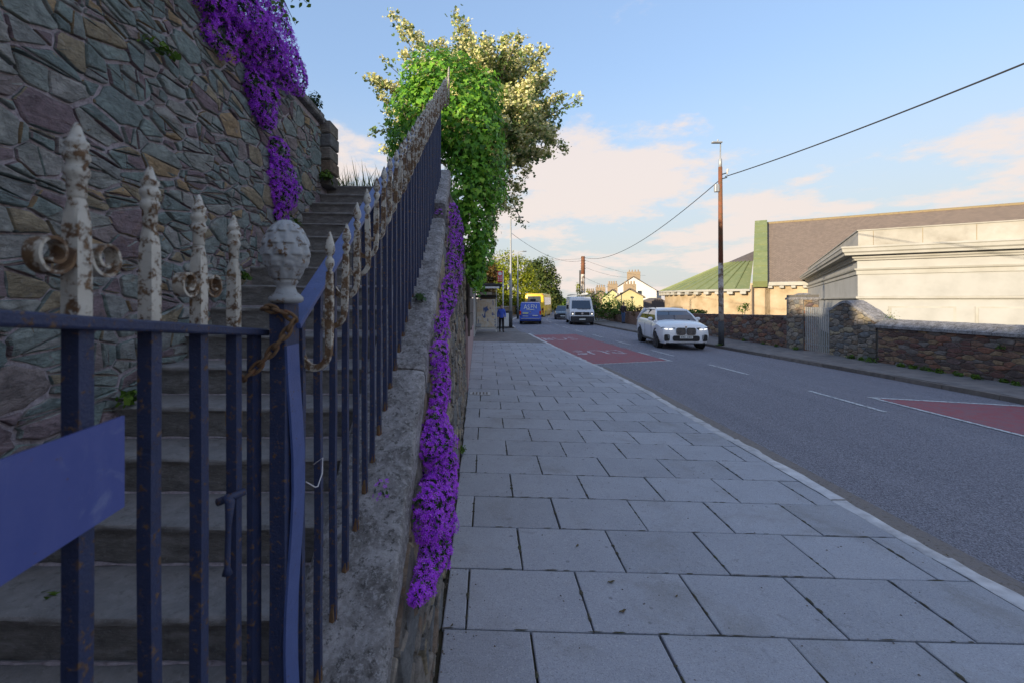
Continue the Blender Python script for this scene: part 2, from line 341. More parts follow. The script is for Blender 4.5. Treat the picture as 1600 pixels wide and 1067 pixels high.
    def _pr(s, a, d):
        n = len(a); V = [tuple(p) for p in a]+[tuple(p+d) for p in a]
        Fs = [tuple(range(n)), tuple(range(2*n-1, n-1, -1))]
        for i in range(n): j = (i+1) % n; Fs.append((j, i, n+i, n+j))
        return s.add(V, Fs)
    def grid(s, fn, nu, nv):
        k = len(s.v)
        for i in range(nu+1):
            for j in range(nv+1): s.v.append(tuple(fn(i/nu, j/nv)))
        for i in range(nu):
            for j in range(nv):
                a = k+i*(nv+1)+j; s.f.append((a, a+nv+1, a+nv+2, a+1))
        return s
    def build(s, name, mat, parent=None, smooth=False, local=False, ang=None):
        off = Vector((0, 0, 0))
        if parent is not None and not local:
            q = parent
            while q is not None: off = off+q.location; q = q.parent
        me = bpy.data.meshes.new(name)
        me.from_pydata([(x-off.x, y-off.y, z-off.z) for x, y, z in s.v], [], s.f); me.update()
        return fin(me, name, mat, parent, smooth, ang)
def fin(me, name, mat, parent=None, smooth=False, ang=None):
    if smooth or ang:
        me.polygons.foreach_set('use_smooth', [True]*len(me.polygons))
        if ang: me.set_sharp_from_angle(angle=radians(ang))
    me.materials.append(MATS[mat] if isinstance(mat, str) else mat)
    o = bpy.data.objects.new(name, me); C.objects.link(o)
    if parent is not None: o.parent = parent
    return o
def tag(o, label=None, cat=None, group=None, kind=None):
    for k, v in (('label', label), ('category', cat), ('group', group), ('kind', kind)):
        if v: o[k] = v
    return o
def thing(name, label, cat, loc=(0, 0, 0), rz=0, group=None):
    o = bpy.data.objects.new(name, None); C.objects.link(o); o.location = loc; o.rotation_euler = (0, 0, rz); o.empty_display_size = .1
    return tag(o, label, cat, group)
def struct(o): o['kind'] = 'structure'; return o
def stuff(o): o['kind'] = 'stuff'; return o
def inst(src, name, parent=None, loc=(0, 0, 0), rot=(0, 0, 0), scale=(1, 1, 1)):
    o = bpy.data.objects.new(name, src.data); C.objects.link(o); o.location = loc; o.rotation_euler = rot; o.scale = scale
    if parent is not None: o.parent = parent
    return o
def copy_tree(o, parent=None):
    c = o.copy(); C.objects.link(c); c.parent = parent
    for ch in [x for x in o.children]: copy_tree(ch, c)
    return c
def interp(x, xs, ys): return float(np.interp(x, xs, ys))
# many small faces at once: template verts (k,3) and faces, one 3x3 frame + position for each copy
def cloud(name, mat, parent, T, FT, pos_, fr, size, off=True):
    T = np.array(T, float); N = len(pos_); k = len(T)
    V = np.einsum('nij,kj->nki', fr, T)*np.asarray(size).reshape(N, 1, 1)+np.asarray(pos_)[:, None, :]
    V = V.reshape(-1, 3)
    if parent is not None:
        q = parent; o_ = Vector((0, 0, 0))
        while q is not None: o_ = o_+q.location; q = q.parent
        V = V-np.array(o_)
    me = bpy.data.meshes.new(name); me.vertices.add(len(V)); me.vertices.foreach_set('co', V.ravel())
    idx = []; starts = []; tot = 0; lens = [len(f) for f in FT]
    base = np.concatenate([np.array(f) for f in FT]); L = len(base)
    allidx = (base[None, :]+np.arange(N)[:, None]*k).ravel()
    st = np.concatenate([[0], np.cumsum(lens)[:-1]]); allst = (st[None, :]+np.arange(N)[:, None]*L).ravel()
    me.loops.add(len(allidx)); me.loops.foreach_set('vertex_index', allidx.astype(np.int32))
    me.polygons.add(len(allst)); me.polygons.foreach_set('loop_start', allst.astype(np.int32))
    me.update(calc_edges=True); me.validate()
    return fin(me, name, mat, parent)
def frames(nrm, up=None, spin=.6, jit=.4, rng=np.random):
    """leaf frames: local z along nrm (with jitter), local y hanging along 'up'"""
    n = np.asarray(nrm, float)+rng.normal(0, jit, (len(nrm), 3)); n /= np.linalg.norm(n, axis=1)[:, None]+1e-9
    u = (np.tile(np.array(up, float), (len(n), 1)) if up is not None else rng.normal(0, 1, n.shape))+rng.normal(0, spin, n.shape)
    x = np.cross(u, n); x /= np.linalg.norm(x, axis=1)[:, None]+1e-9; y = np.cross(n, x)
    return np.stack([x, y, n], 2)
def randunit(N):
    v = np.random.normal(0, 1, (N, 3)); return v/np.linalg.norm(v, axis=1)[:, None]
LEAF = ([(0, 0, 0), (-.32, .45, .06), (0, 1, -.05), (.32, .45, .06)], [(0, 3, 2, 1)])
LEAF2 = ([(0, 0, 0), (-.36, .35, .09), (-.26, .72, .07), (0, 1.05, -.06), (.26, .72, .07), (.36, .35, .09), (0, .5, 0)], [(0, 6, 1), (1, 6, 2), (2, 6, 3), (3, 6, 4), (4, 6, 5), (5, 6, 0)])
IVY = ([(0, 0, 0), (-.42, -.12, .05), (-.55, .32, .02), (-.25, .42, .07), (0, 1.0, -.06), (.25, .42, .07), (.55, .32, .02), (.42, -.12, .05), (0, .36, .0)], [(0, 8, 1), (1, 8, 2), (2, 8, 3), (3, 8, 4), (4, 8, 5), (5, 8, 6), (6, 8, 7), (7, 8, 0)])
def flower_t():
    V = []; Fs = []
    for k in range(5):
        a = 2*pi*k/5; d = .42; b = len(V)
        V += [(.10*cos(a), .10*sin(a), -.16), (.55*cos(a-d), .55*sin(a-d), .02), (1.0*cos(a-.12), 1.0*sin(a-.12), .16), (.98*cos(a+.16), .98*sin(a+.16), .14), (.55*cos(a+d), .55*sin(a+d), .02)]
        Fs.append((b, b+1, b+2, b+3, b+4))
    return V, Fs
FLOWER = flower_t()
# irregular stones that fill a convex region, with joints between them
def clip(poly, nx, ny, c):
    out = []; n = len(poly)
    for i in range(n):
        a = poly[i]; b = poly[(i+1) % n]; da = a[0]*nx+a[1]*ny-c; db = b[0]*nx+b[1]*ny-c
        if da <= 0: out.append(a)
        if (da < 0 < db) or (db < 0 < da):
            t = da/(da-db); out.append((a[0]+(b[0]-a[0])*t, a[1]+(b[1]-a[1])*t))
    return out
def area2(q): return abs(sum(q[i][0]*q[(i+1) % len(q)][1]-q[(i+1) % len(q)][0]*q[i][1] for i in range(len(q))))/2
def split_cell(poly, rng, gap, chance, depth=0):
    """break a cell along a straight line, as a mason does with odd stones"""
    if depth > 2 or rng.random() > chance or area2(poly) < .006: return [poly]
    cu = sum(p[0] for p in poly)/len(poly); cv = sum(p[1] for p in poly)/len(poly); a = pi/2+rng.uniform(-.35, .35) if rng.random() < .62 else rng.uniform(-.4, .4)
    nx, ny = cos(a), sin(a); c = (cu+rng.uniform(-.03, .03))*nx+(cv+rng.uniform(-.03, .03))*ny; g = gap*rng.uniform(.4, 1.1)
    A = clip(poly, nx, ny, c-g/2); B = clip(poly, -nx, -ny, -c-g/2)
    if len(A) < 3 or len(B) < 3: return [poly]
    return split_cell(A, rng, gap, chance*.8, depth+1)+split_cell(B, rng, gap, chance*.8, depth+1)
def rubble(region, rmin, rmax, asp, gap, rng, tries=4000, slope=0., gapvar=0., tilt=0., split=0.):
    """variable-size cells; asp stretches them along u; slope tilts the courses"""
    us = [p[0] for p in region]; vs = [p[1] for p in region]; u0, u1, v0, v1 = min(us), max(us), min(vs), max(vs)
    def inside(u, v, m=0):
        for i in range(len(region)):
            a = region[i]; b = region[(i+1) % len(region)]
            if (b[0]-a[0])*(v-a[1])-(b[1]-a[1])*(u-a[0]) < 0: return False
        return True
    pts = []; arr = np.zeros((0, 3))
    for t in range(tries):
        u, v = rng.uniform(u0, u1), rng.uniform(v0, v1)
        if not inside(u, v): continue
        fr_ = t/tries; r = rmin+(rmax-rmin)*max(0, (1-fr_*1.3))*rng.uniform(.5, 1) if fr_ < .75 else rmin*rng.uniform(.8, 1.1)
        if len(pts):
            d = np.hypot((arr[:, 0]-u)/asp, arr[:, 1]-v-slope*(arr[:, 0]-u))
            if (d < (arr[:, 2]+r)*.86).any(): continue
        pts.append((u, v, r)); arr = np.array(pts)
    out = []
    for i, (u, v, r) in enumerate(pts):
        poly = list(region); myg = gap+gapvar*rng.random()**2.2; ca, sa = cos(rng.uniform(-tilt, tilt)), sin(rng.uniform(-tilt, tilt))
        du = (arr[:, 0]-u)/asp; dv = arr[:, 1]-v
        for j in np.argsort(du*du+dv*dv)[1:26]:
            # power diagram in the stretched plane
            a, b = (arr[j, 0]-u)/asp, arr[j, 1]-v; d2 = a*a+b*b; rj = arr[j, 2]
            t = .5*(d2+r*r-rj*rj)/d2
            nx, ny = a/asp, b; L = sqrt(a*a+b*b)
            c = (u*nx+v*ny)+t*d2-myg*.5*sqrt(nx*nx+ny*ny)
            poly = clip(poly, nx, ny, c)
            if len(poly) < 3: break
        if len(poly) >= 3 and tilt: poly = [(u+(p[0]-u)*ca-(p[1]-v)*sa*.5, v+(p[1]-v)*ca+(p[0]-u)*sa*.5) for p in poly]
        if len(poly) < 3: continue
        for q in split_cell(poly, rng, gap, split): out.append((sum(p[0] for p in q)/len(q), sum(p[1] for p in q)/len(q), q))
    return out
def stone_mesh(poly, fn, proud, rng, back=.03):
    """one stone: rounded, slightly uneven face; fn(u, v, d) gives the world point"""
    n = len(poly); cu = sum(p[0] for p in poly)/n; cv = sum(p[1] for p in poly)/n
    q = []
    for i in range(n):
        a = poly[i]; b = poly[(i+1) % n]
        if (a[0]-b[0])**2+(a[1]-b[1])**2 < 1e-5: continue
        k = rng.uniform(.03, .13); k2 = rng.uniform(.03, .13); L = sqrt((a[0]-b[0])**2+(a[1]-b[1])**2)
        q.append((a[0]+(b[0]-a[0])*k, a[1]+(b[1]-a[1])*k))
        if L > .05:
            t = rng.uniform(.35, .65); w_ = rng.uniform(-.085, .02); mx, my = a[0]+(b[0]-a[0])*t, a[1]+(b[1]-a[1])*t
            q.append((mx+(mx-cu)*w_, my+(my-cv)*w_))
        q.append((b[0]+(a[0]-b[0])*k2, b[1]+(a[1]-b[1])*k2))
    n = len(q)
    if n < 4: return None
    size = sqrt(max((p[0]-cu)**2+(p[1]-cv)**2 for p in q))
    e = min(.010, size*.12); tu, tv = rng.uniform(-.06, .06), rng.uniform(-.06, .06)
    def rg(sh, d, j):
        out = []
        for p in q:
            L = sqrt((p[0]-cu)**2+(p[1]-cv)**2)+1e-6; k = max(.2, (L-sh)/L)+rng.uniform(-j, j)
            u, v = cu+(p[0]-cu)*k, cv+(p[1]-cv)*k
            out.append(fn(u, v, d+((u-cu)*tu+(v-cv)*tv if d > 0 else 0)+rng.uniform(-j, j)*size*.5))
        return out
    m = MB(); rings = [rg(0, -back, 0), rg(.0, proud*.25, .012), rg(e*.45, proud*.8, .02), rg(e*1.5, proud, .03), rg(size*.45, proud*rng.uniform(.92, 1.12), .06)]
    k = len(m.v); N = n
    for r in rings: m.v += [tuple(p) for p in r]
    for i in range(len(rings)-1):
        for j in range(N): a = i*N+j; b = i*N+(j+1) % N; m.f.append((a, b, b+N, a+N))
    m.f.append(tuple(range((len(rings)-1)*N, len(rings)*N)))
    return m
def fix_normals(o):
    bm = bmesh.new(); bm.from_mesh(o.data); bmesh.ops.recalc_face_normals(bm, faces=bm.faces); bm.to_mesh(o.data); bm.free(); return o
def lay_stones(parent, region, fn, mat, rmin, rmax, asp, gap, proud, seed, maxparts=300, tries=4000, name='stone', key=None, slope=0., gapvar=0., tilt=0., split=0., sharp=55):
    rng = random.Random(seed); cells = rubble(region, rmin, rmax, asp, gap, rng, tries, slope, gapvar, tilt, split)
    if key: cells.sort(key=key)
    rest = MB()
    for i, (u, v, poly) in enumerate(cells):
        m = stone_mesh(poly, fn, proud*rng.uniform(.5, 1.3), rng)
        if not m: continue
        if i < maxparts: fix_normals(m.build(name, mat, parent, ang=sharp))
        else: rest.add(m.v, m.f)
    if rest.v: stuff(fix_normals(rest.build(name, mat, parent, ang=sharp)))
    return len(cells)
def text_mesh(s, size, mat, name, parent=None, ext=.0):
    cu = bpy.data.curves.new('t', 'FONT'); cu.body = s; cu.size = size; cu.extrude = ext; cu.align_x = 'CENTER'; cu.align_y = 'CENTER'; cu.resolution_u = 2
    ob = bpy.data.objects.new('t', cu); C.objects.link(ob); dg = bpy.context.evaluated_depsgraph_get()
    me = bpy.data.meshes.new_from_object(ob.evaluated_get(dg)); bpy.data.objects.remove(ob)
    me.materials.clear(); return fin(me, name, mat, parent)
# ------------------------------------------------------------------ the course of the street
SD = [-60, 10, 13, 18, 24, 29, 36, 42, 48, 54, 60, 75, 85, 110, 160, 260]
SX = [0, 0, -.1, -.47, -.8, -1.05, -1.35, -1.3, -.9, .1, 1.3, 5, 8, 16, 36, 85]
def sh(D): return interp(D, SD, SX)
def road_z(X, D): return -.12-.02*abs(X-sh(D)-7.3)
def pav_z(X): return -.027*X
def wall_x(D): return -.235-.020*D           # foot of the parapet wall
KL = 3.5; KR = 10.95
# ------------------------------------------------------------------ ground, road, pavements
m = MB(); m.add([(-2500, -2500, -.45), (2500, -2500, -.45), (2500, 2500, -.45), (-2500, 2500, -.45)], [(0, 1, 2, 3)])
struct(m.build('ground', 'ground_mat'))
Ds = list(np.arange(-30, 30, 1.0))+list(np.arange(30, 120, 2.0))+list(np.arange(120, 261, 7.0))
def strip(cols, zf, Dl, name, mat, parent=None):
    m = MB(); n = len(cols)
    for D in Dl:
        for c in cols: X = c+sh(D); m.v.append((X, D, zf(X, D)))
    for i in range(len(Dl)-1):
        for j in range(n-1): a = i*n+j; m.f.append((a, a+1, a+1+n, a+n))
    return m.build(name, mat, parent)
road = struct(strip([KL-.2, 4.5, 5.5, 6.5, 7.3, 8.1, 9, 10, KR+.1], road_z, Ds, 'road', 'asphalt'))
# grit-filled channel beside the near kerb
strip([KL+.14, KL+.50], lambda X, D: road_z(X, D)+.004, list(np.arange(-8, 14.6, .4)), 'gutter', 'gutter_grit', road)
def quad_mark(pts, mat, dz, name='road_marking'):
    """painted area from (base X, D) corners, following the curve and the camber"""
    m = MB(); (a, b, c, d) = pts; n = max(1, int(abs(a[1]-d[1])/1.0)+1); k = max(1, int(abs(a[0]-b[0])/.9)+1)
    def fn(i, j):
        l = (a[0]+(d[0]-a[0])*i, a[1]+(d[1]-a[1])*i); r = (b[0]+(c[0]-b[0])*i, b[1]+(c[1]-b[1])*i)
        xb = l[0]+(r[0]-l[0])*j; D = l[1]+(r[1]-l[1])*j; X = xb+sh(D); return (X, D, road_z(X, D)+dz)
    m.grid(fn, n, k); m.f = [f[::-1] for f in m.f]
    return m.build(name, mat, road)
for k in range(-3, 14):
    D0 = 8.25+4.2*k; quad_mark([(7.27, D0), (7.37, D0), (7.37, D0+1.95), (7.27, D0+1.95)], 'white_line', .009)
quad_mark([(KL+.13, 14.95), (6.5, 15.45), (6.45, 27.6), (KL+.13, 27.6)], 'red_surface', .005, 'red_lane')
quad_mark([(KL+.13, 14.85), (6.55, 15.35), (6.55, 15.45), (KL+.13, 14.95)], 'white_line', .009)
for k in range(0, 7):
    D0 = 15.3+1.75*k; quad_mark([(6.52, D0), (6.62, D0), (6.62, D0+.95), (6.52, D0+.95)], 'white_line' if k < 2 else 'worn_line', .010)
quad_mark([(8.25, -6), (10.75, -6), (10.75, 8.95), (8.25, 9.5)], 'red_surface', .005, 'red_lane')
quad_mark([(8.12, 9.5), (10.75, 8.95), (10.75, 9.05), (8.12, 9.62)], 'white_line', .010)
quad_mark([(8.12, -6), (8.22, -6), (8.22, 9.5), (8.12, 9.5)], 'white_line', .010)
# BUS painted twice: once for each direction, stretched along the road
def road_text(s, xb, D, wx, ly, mat, flip):
    o = text_mesh(s, 1.0, mat, 'road_lettering', road)
    v = np.empty(len(o.data.vertices)*3); o.data.vertices.foreach_get('co', v); v = v.reshape(-1, 3)
    mn, mx = v.min(0), v.max(0); u = (v[:, 0]-mn[0])/(mx[0]-mn[0])-.5; q = (v[:, 1]-mn[1])/(mx[1]-mn[1])-.5
    if flip: u, q = -u, -q
    for i in range(len(v)):
        d = D+q[i]*ly; X = xb+sh(d)+u[i]*wx; v[i] = (X, d, road_z(X, d)+.012)
    o.data.vertices.foreach_set('co', v.ravel()); o.data.update()
road_text('BUS', 5.0, 18.25, 1.95, 1.35, 'worn_line_bold', True)
road_text('BUS', 4.85, 24.7, 1.8, 1.7, 'worn_line_bold', False)
# near pavement: a bed, and the flags on it one by one
KD = list(np.arange(-6, 29.2, .5))
m = MB()
for D in KD: m.v += [(wall_x(D)-.35, D, pav_z(wall_x(D))-.022), (KL+sh(D)+.02, D, pav_z(KL)-.022)]
for i in range(len(KD)-1): m.f.append((2*i, 2*i+1, 2*i+3, 2*i+2))
pav = struct(m.build('pavement', 'grout'))
rng = random.Random(5)
def slab(x0, x1, y0, y1):
    g = .006; cor = [(max(x0+g, wall_x(y0)+.03) if x0 < 0 else x0+g, y0+g), (min(x1-g, KL+sh(y0)-.008), y0+g), (min(x1-g, KL+sh(y1)-.008), y1-g), (max(x0+g, wall_x(y1)+.03) if x0 < 0 else x0+g, y1-g)]
    if cor[1][0]-cor[0][0] < .05: return
    j = rng.uniform(-.004, .004); cor = [(x+rng.uniform(-.003, .003), y+rng.uniform(-.003, .003)) for x, y in cor]
    z0 = rng.uniform(-.003, .002); tx, ty = rng.uniform(-.003, .003), rng.uniform(-.003, .003); cx = sum(c[0] for c in cor)/4; cy = sum(c[1] for c in cor)/4
    z = lambda x, y: pav_z(x)+z0+tx*(x-cx)+ty*(y-cy)
    b = .006; ins = []
    for i, (x, y) in enumerate(cor): ins.append((x+(b if i in (0, 3) else -b), y+(b if i < 2 else -b)))
    m = MB(); V = [(x, y, z(x, y)-.045) for x, y in cor]+[(x, y, z(x, y)-.004) for x, y in cor]+[(x, y, z(x, y)) for x, y in ins]
    Fs = [(8, 9, 10, 11)]
    for i in range(4): k = (i+1) % 4; Fs += [(i, k, 4+k, 4+i), (4+i, 4+k, 8+k, 8+i)]
    m.add(V, Fs).build('paving_slab', 'slab', pav)
rows = 0
for j in range(-6, 32):
    y0 = 2.636+.6*(j-1); y1 = y0+.6; off = .26 if (j % 2 == 0) else .63
    xs = [wall_x(y0)+.025]+[off+.75*k for k in range(-2, 6) if off+.75*k > wall_x(y0)+.09]+[9]
    for a, b in zip(xs[:-1], xs[1:]):
        if a > KL+sh(y1): break
        # the last joint before the kerb leaves no slivers
        if KL+sh(y0)-b < .14: b = 9
        slab(a, b, y0, y1)
        if b == 9: break
# plain tarmac beyond the flags, up to the side entrance
m = MB(); y0 = 2.636+.6*31
for D in [y0+.02, 22.5, 24, 26, 27.6, 28.6]: m.v += [(wall_x(D)-.3, D, pav_z(0)-.004), (KL+sh(D)-.01, D, pav_z(KL)-.004)]
for i in range(5): m.f.append((2*i, 2*i+1, 2*i+3, 2*i+2))
m.build('tarmac_strip', 'tarmac_path', pav)
# kerb stones
kr = struct(MB().box((KL+.06, 0, -.25), (.10, .2, .05)).build('kerb', 'kerb'))
def kerbstone(p, q, w, top, h, mat, parent, rough=.006):
    p = Vector(p); q = Vector(q); t = (q-p).normalized(); s = Vector((t.y, -t.x, 0)); m = MB(); L = (q-p).length; n = 7
    rings = []
    for i in range(n+1):
        c = p+t*(.006+(L-.012)*i/n); e = .012 if i in (0, n) else 0
        a = [rng.uniform(-rough, rough) for _ in range(4)]
        rings.append([c+s*(0)+Vector((0, 0, top-h)), c+s*(0+a[2]*.5)+Vector((0, 0, top-.004-e*.5)), c+s*(.012+a[3])+Vector((0, 0, top-e*.4+a[1]*.3)), c+s*(w-.022+a[0]*1.6)+Vector((0, 0, top-e*.4+a[1]*.3)), c+s*(w+a[2])+Vector((0, 0, top-.025+a[3]*.4-e)), c+s*(w+.01)+Vector((0, 0, top-h))])
    m.ring(rings); o = m.build('kerb_stone', mat, parent, ang=40); return fix_normals(o)
D = -5.0
while D < 27.3:
    L = rng.uniform(.75, 1.15) if D < 15 else 1.4
    D1 = min(D+L, 27.5); X0, X1 = KL+sh(D), KL+sh(D1)
    kerbstone((X0, D, 0), (X1, D1, 0), rng.uniform(.15, .175), pav_z(KL)+rng.uniform(-.004, .010), .16, 'kerb', kr, .012)
    D = D1
# kerb turns in at the side entrance
K0 = (KL+sh(27.5), 27.5, 0); K1 = (1.0, 29.0, 0)
kerbstone((K1[0], K1[1], 0), K0, .13, pav_z(KL)+.004, .12, 'kerb', kr); 
m = MB(); m.add([(-.9, 28.55, -.05), (1.0, 28.95, -.045), (K0[0], 27.45, -.09), (K0[0], 26.5, -.09), (-.9, 26.5, -.02)], [(0, 4, 3, 2, 1)]); m.f = [f[::-1] for f in m.f]
# the side entrance and the pavement that goes on after it
m2 = MB(); m2.add([(-5, 28.4, -.13), (KL+sh(28)-.1, 26.9, -.16), (KL+sh(36), 35.0, -.16), (-5, 35.0, -.13)], [(0, 1, 2, 3)]); m2.build('side_entrance', 'tarmac_path', road)
fp = struct(strip([-2.6, -1, 1, KL-.12], lambda X, D: -.02-.02*(X-sh(D)), [34.2]+list(np.arange(36, 100, 2.0)), 'far_pavement', 'tarmac_path'))
for D in np.arange(34.2, 90, 2.0):
    kerbstone((KL+sh(D)-.13, D, 0), (KL+sh(D+2)-.13, D+2, 0), .13, -.085, .14, 'kerb', kr)
# far footpath with its kerb
fr_ = struct(strip([KR+.13, KR+1.0, KR+2.3], lambda X, D: -.075+.02*(X-sh(D)-KR-.13), list(np.arange(-12, 40, 1.0))+list(np.arange(40, 110, 2.0)), 'footpath', 'tarmac_path'))
D = -6.0
while D < 70:
    L = 1.2 if D < 30 else 3
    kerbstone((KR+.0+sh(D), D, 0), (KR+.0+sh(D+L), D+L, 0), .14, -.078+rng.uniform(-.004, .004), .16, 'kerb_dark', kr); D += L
# hand-hole cover and drain in the flags
t = thing('drain_cover', 'small pale metal cover set in the flags beside the wall foot', 'drain cover', (-.13, 9.3, pav_z(-.1)+.002))
MB().box((-.13, 9.3, .010), (.42, .26, .014), bev=.004).build('frame', 'kerb', t)
for k in range(5): MB().box((-.27+.07*k, 9.3, .0195), (.03, .2, .006)).build('bar', 'kerb_dark', t)

# grit and moss gathered in the joints
rj = random.Random(17); m = MB()
for j in range(-2, 16):
    y0 = 2.636+.6*(j-1); off = .26 if (j % 2 == 0) else .63
    for k in range(-1, 6):
        x = off+.75*k
        if x < wall_x(y0)+.05 or x > KL+sh(y0)-.1: continue
        for q in range(3):
            yy = y0+rj.uniform(.05, .55) if q else y0+.3+rj.uniform(-.06, .06); L_ = rj.uniform(.012, .04) if q else rj.uniform(.02, .045); w_ = rj.uniform(.006, .016); z = pav_z(x)+.0015; n = 7
            m.add([(x+w_*cos(2*pi*i/n)*rj.uniform(.6, 1.2), yy+L_*sin(2*pi*i/n)*rj.uniform(.6, 1.2), z) for i in range(n)]+[(x, yy, z+.004)], [(i, (i+1) % n, n) for i in range(n)])
    for q in range(14):
        x = rj.uniform(wall_x(y0)+.05, KL+sh(y0)-.1); L_ = rj.uniform(.015, .06); w_ = rj.uniform(.004, .009); z = pav_z(x)+.0015; n = 6
        m.add([(x+L_*cos(2*pi*i/n), y0+w_*sin(2*pi*i/n)*rj.uniform(.6, 1.3), z) for i in range(n)]+[(x, y0, z+.003)], [(i, (i+1) % n, n) for i in range(n)])
stuff(m.build('joint_grit', 'grout', pav))
m = MB()
for q in range(900):
    D = rj.uniform(1.8, 9); x = rj.uniform(wall_x(D)+.02, KL+.4) if rj.random() < .45 else (wall_x(D)+abs(rj.gauss(0, .05))+.01 if rj.random() < .5 else KL+.16+abs(rj.gauss(0, .16))); r = rj.uniform(.002, .006)
    z = pav_z(x) if x < KL else road_z(x, D)+.006
    m.add([(x-r, D-r*.7, z), (x+r, D-r, z), (x+r*.7, D+r, z), (x-r, D+r*.8, z), (x, D, z+r*1.1)], [(0, 1, 4), (1, 2, 4), (2, 3, 4), (3, 0, 4)])
tag(stuff(m.build('loose_grit', 'gutter_grit')), 'fine loose grit scattered on the flags and along the kerb channel', 'grit')
# ------------------------------------------------------------------ the stairs
R_, G_, D0_, Z0_ = .172, .288, 1.558, .838
GS = 1.18                                     # the gate and its post are a heavy pattern: size of every member
def lwx(D): return -1.935-.025*D              # face of the tall wall left of the stairs
def rail_x(D): return -.487-.017*D
def cope_x(D): return -.27-.036*D
def cope_z(D): return -.046+.6*D
st = thing('stone_staircase', 'narrow flight of dark worn stone steps climbing beside the tall rubble wall', 'stairs', (-1.25, .4, 0))
for n in range(-4, 16):
    D = D0_+G_*n; z = Z0_+R_*n; xl, xr = lwx(D)-.06, cope_x(D)-.29; sd = n*3.7
    dep = G_+.10 if n < 15 else 2.4
    m = MB(); nx, prof = 26, []
    # section from under the riser up over the rounded nosing and back along the tread
    sec = [(.012, -R_-.03), (.010, -R_*.75), (.006, -R_*.4), (.0, -.035), (-.012, -.022), (-.014, -.010), (-.006, -.001), (.012, .002), (.06, 0), (.14, -.002), (.22, .001), (dep, .003)]
    rings = []
    for i in range(nx+1):
        x = xl+(xr-xl)*i/nx; r = []
        for k, (a, b) in enumerate(sec):
            q = .006*nf(x*5, k*.7, sd)+.004*nf(x*14, k*1.3, sd+9); wear = -.012*math.exp(-((x+1.2)/.4)**2) if 3 < k < 10 else 0
            chip = -.010*max(0, nf(x*9, 3.3, sd)-.25) if 3 < k < 8 else 0
            r.append((x, D+a+q+chip*-1, z+b+q*.6+wear+chip))
        rings.append(r)
    m.ring(rings, close=False)
    m.v.append((xl, D+dep, z-R_-.03)); m.v.append((xr, D+dep, z-R_-.03))
    o = m.build('step', 'step_stone', st, ang=50); fix_normals(o)
    # crumbling mortar left along the back of the tread below
    if n > -4:
        q = MB(); pts = []
        for i in range(34):
            x = xl+.05+(xr-xl-.1)*i/33; pts.append((x, D-.004, z-R_+.003+.006*nf(x*8, sd, 0)))
        q.tube(pts, [.004+.007*max(0, nf(p[0]*11, sd, 5)+.35) for p in pts], 5).build('mortar_line', 'mortar', st)
# ------------------------------------------------------------------ tall rubble wall left of the stairs
TOPZ = 4.18
tw = thing('rubble_wall', 'tall rubble stone wall of grey green and brown stones beside the stairs', 'wall', (-2.1, 3.5, 0))
m = MB()
def wl(D): return (lwx(D)-.012)
nb = 60
m.grid(lambda a, b: (wl(-1.5+7.4*a)+.012*nf(a*60, b*40, 1)+.012*nf(a*150, b*90, 4), -1.5+7.4*a, -.1+(TOPZ-.05+.1)*b), 150, 90)
m.build('mortar_bed', 'mortar', tw, smooth=True)
lay_stones(tw, [(1.35, .5), (5.62, .5), (5.62, TOPZ-.12), (1.35, TOPZ-.12)], lambda u, v, d: (lwx(u)+d-.004, u, v), 'rubble', .028, .115, 1.75, .009, .014, 21, maxparts=300, tries=15000, gapvar=.022, tilt=.14, split=.85, sharp=26, key=lambda c: (c[0]*0-sum(1 for _ in c[2])*0-abs(sum(c[2][i][0]*c[2][(i+1) % len(c[2])][1]-c[2][(i+1) % len(c[2])][0]*c[2][i][1] for i in range(len(c[2]))))))
# dressed end pier and the capping
for k in range(5):
    z0 = 3.36+.165*k; MB().box((-2.12, 5.78, z0+.08), (.34+.02*(k % 2), .30, .155), bev=.012).build('quoin', 'rubble_grey', tw)
D = -1.4
while D < 5.9:
    L = min(rng.uniform(.7, 1.0), 5.98-D)
    MB().box((lwx(D+L/2)-.17, D+L/2, TOPZ+rng.uniform(-.01, .01)), (.46, L-.012, .085), bev=.014).build('capping_stone', 'coping', tw); D += L
MB().box((-2.36, 2.2, TOPZ/2-.1), (.48, 7.3, TOPZ)).build('core', 'mortar_dark', tw)
# garden ground behind the wall and at the head of the stairs
m = MB(); m.grid(lambda a, b: (-2.3-60*a**1.6, -60+130*b, 3.72+.35*sin(b*9)+1.1*a+.15*nf(a*9, b*22, 2)), 14, 30)
m.f = [f[::-1] for f in m.f]; struct(fix_normals(m.build('garden_bank', 'ground_mat')))
m = MB(); m.grid(lambda a, b: (-2.5+1.75*a-.0*b, 5.9+9*b, 3.36+.25*b+.06*nf(a*4, b*9, 8)), 8, 20)
struct(fix_normals(m.build('landing_path', 'soil')))
# ------------------------------------------------------------------ parapet with its coping
pw = thing('parapet_wall', 'low rubble parapet wall rising with the stairs under a weathered sloping coping', 'wall', (-.42, 3.2, 0))
def pf(u, v, d):                                  # outer face leans back a little as it climbs
    k = max(0, min(1, v/max(.2, cope_z(u)))); return (wall_x(u)*(1-k)+(cope_x(u)-.015)*k+d-.01, u, v)
D1w = 9.2
def ctop(u): return min(cope_z(u)-.16, 3.35)
m = MB(); m.grid(lambda a, b: pf(.9+(D1w-.9)*a, -.1+(ctop(.9+(D1w-.9)*a)+.12)*b, .004*nf(a*90, b*40, 3)), 120, 26); fix_normals(m.build('mortar_bed', 'mortar_dark', pw))
m = MB()
m.grid(lambda a, b: (cope_x(.9+(D1w-.9)*a)-.33, .9+(D1w-.9)*a, -.1+(ctop(.9+(D1w-.9)*a)+.12)*b), 30, 2); fix_normals(m.build('inner_face', 'mortar_dark', pw))
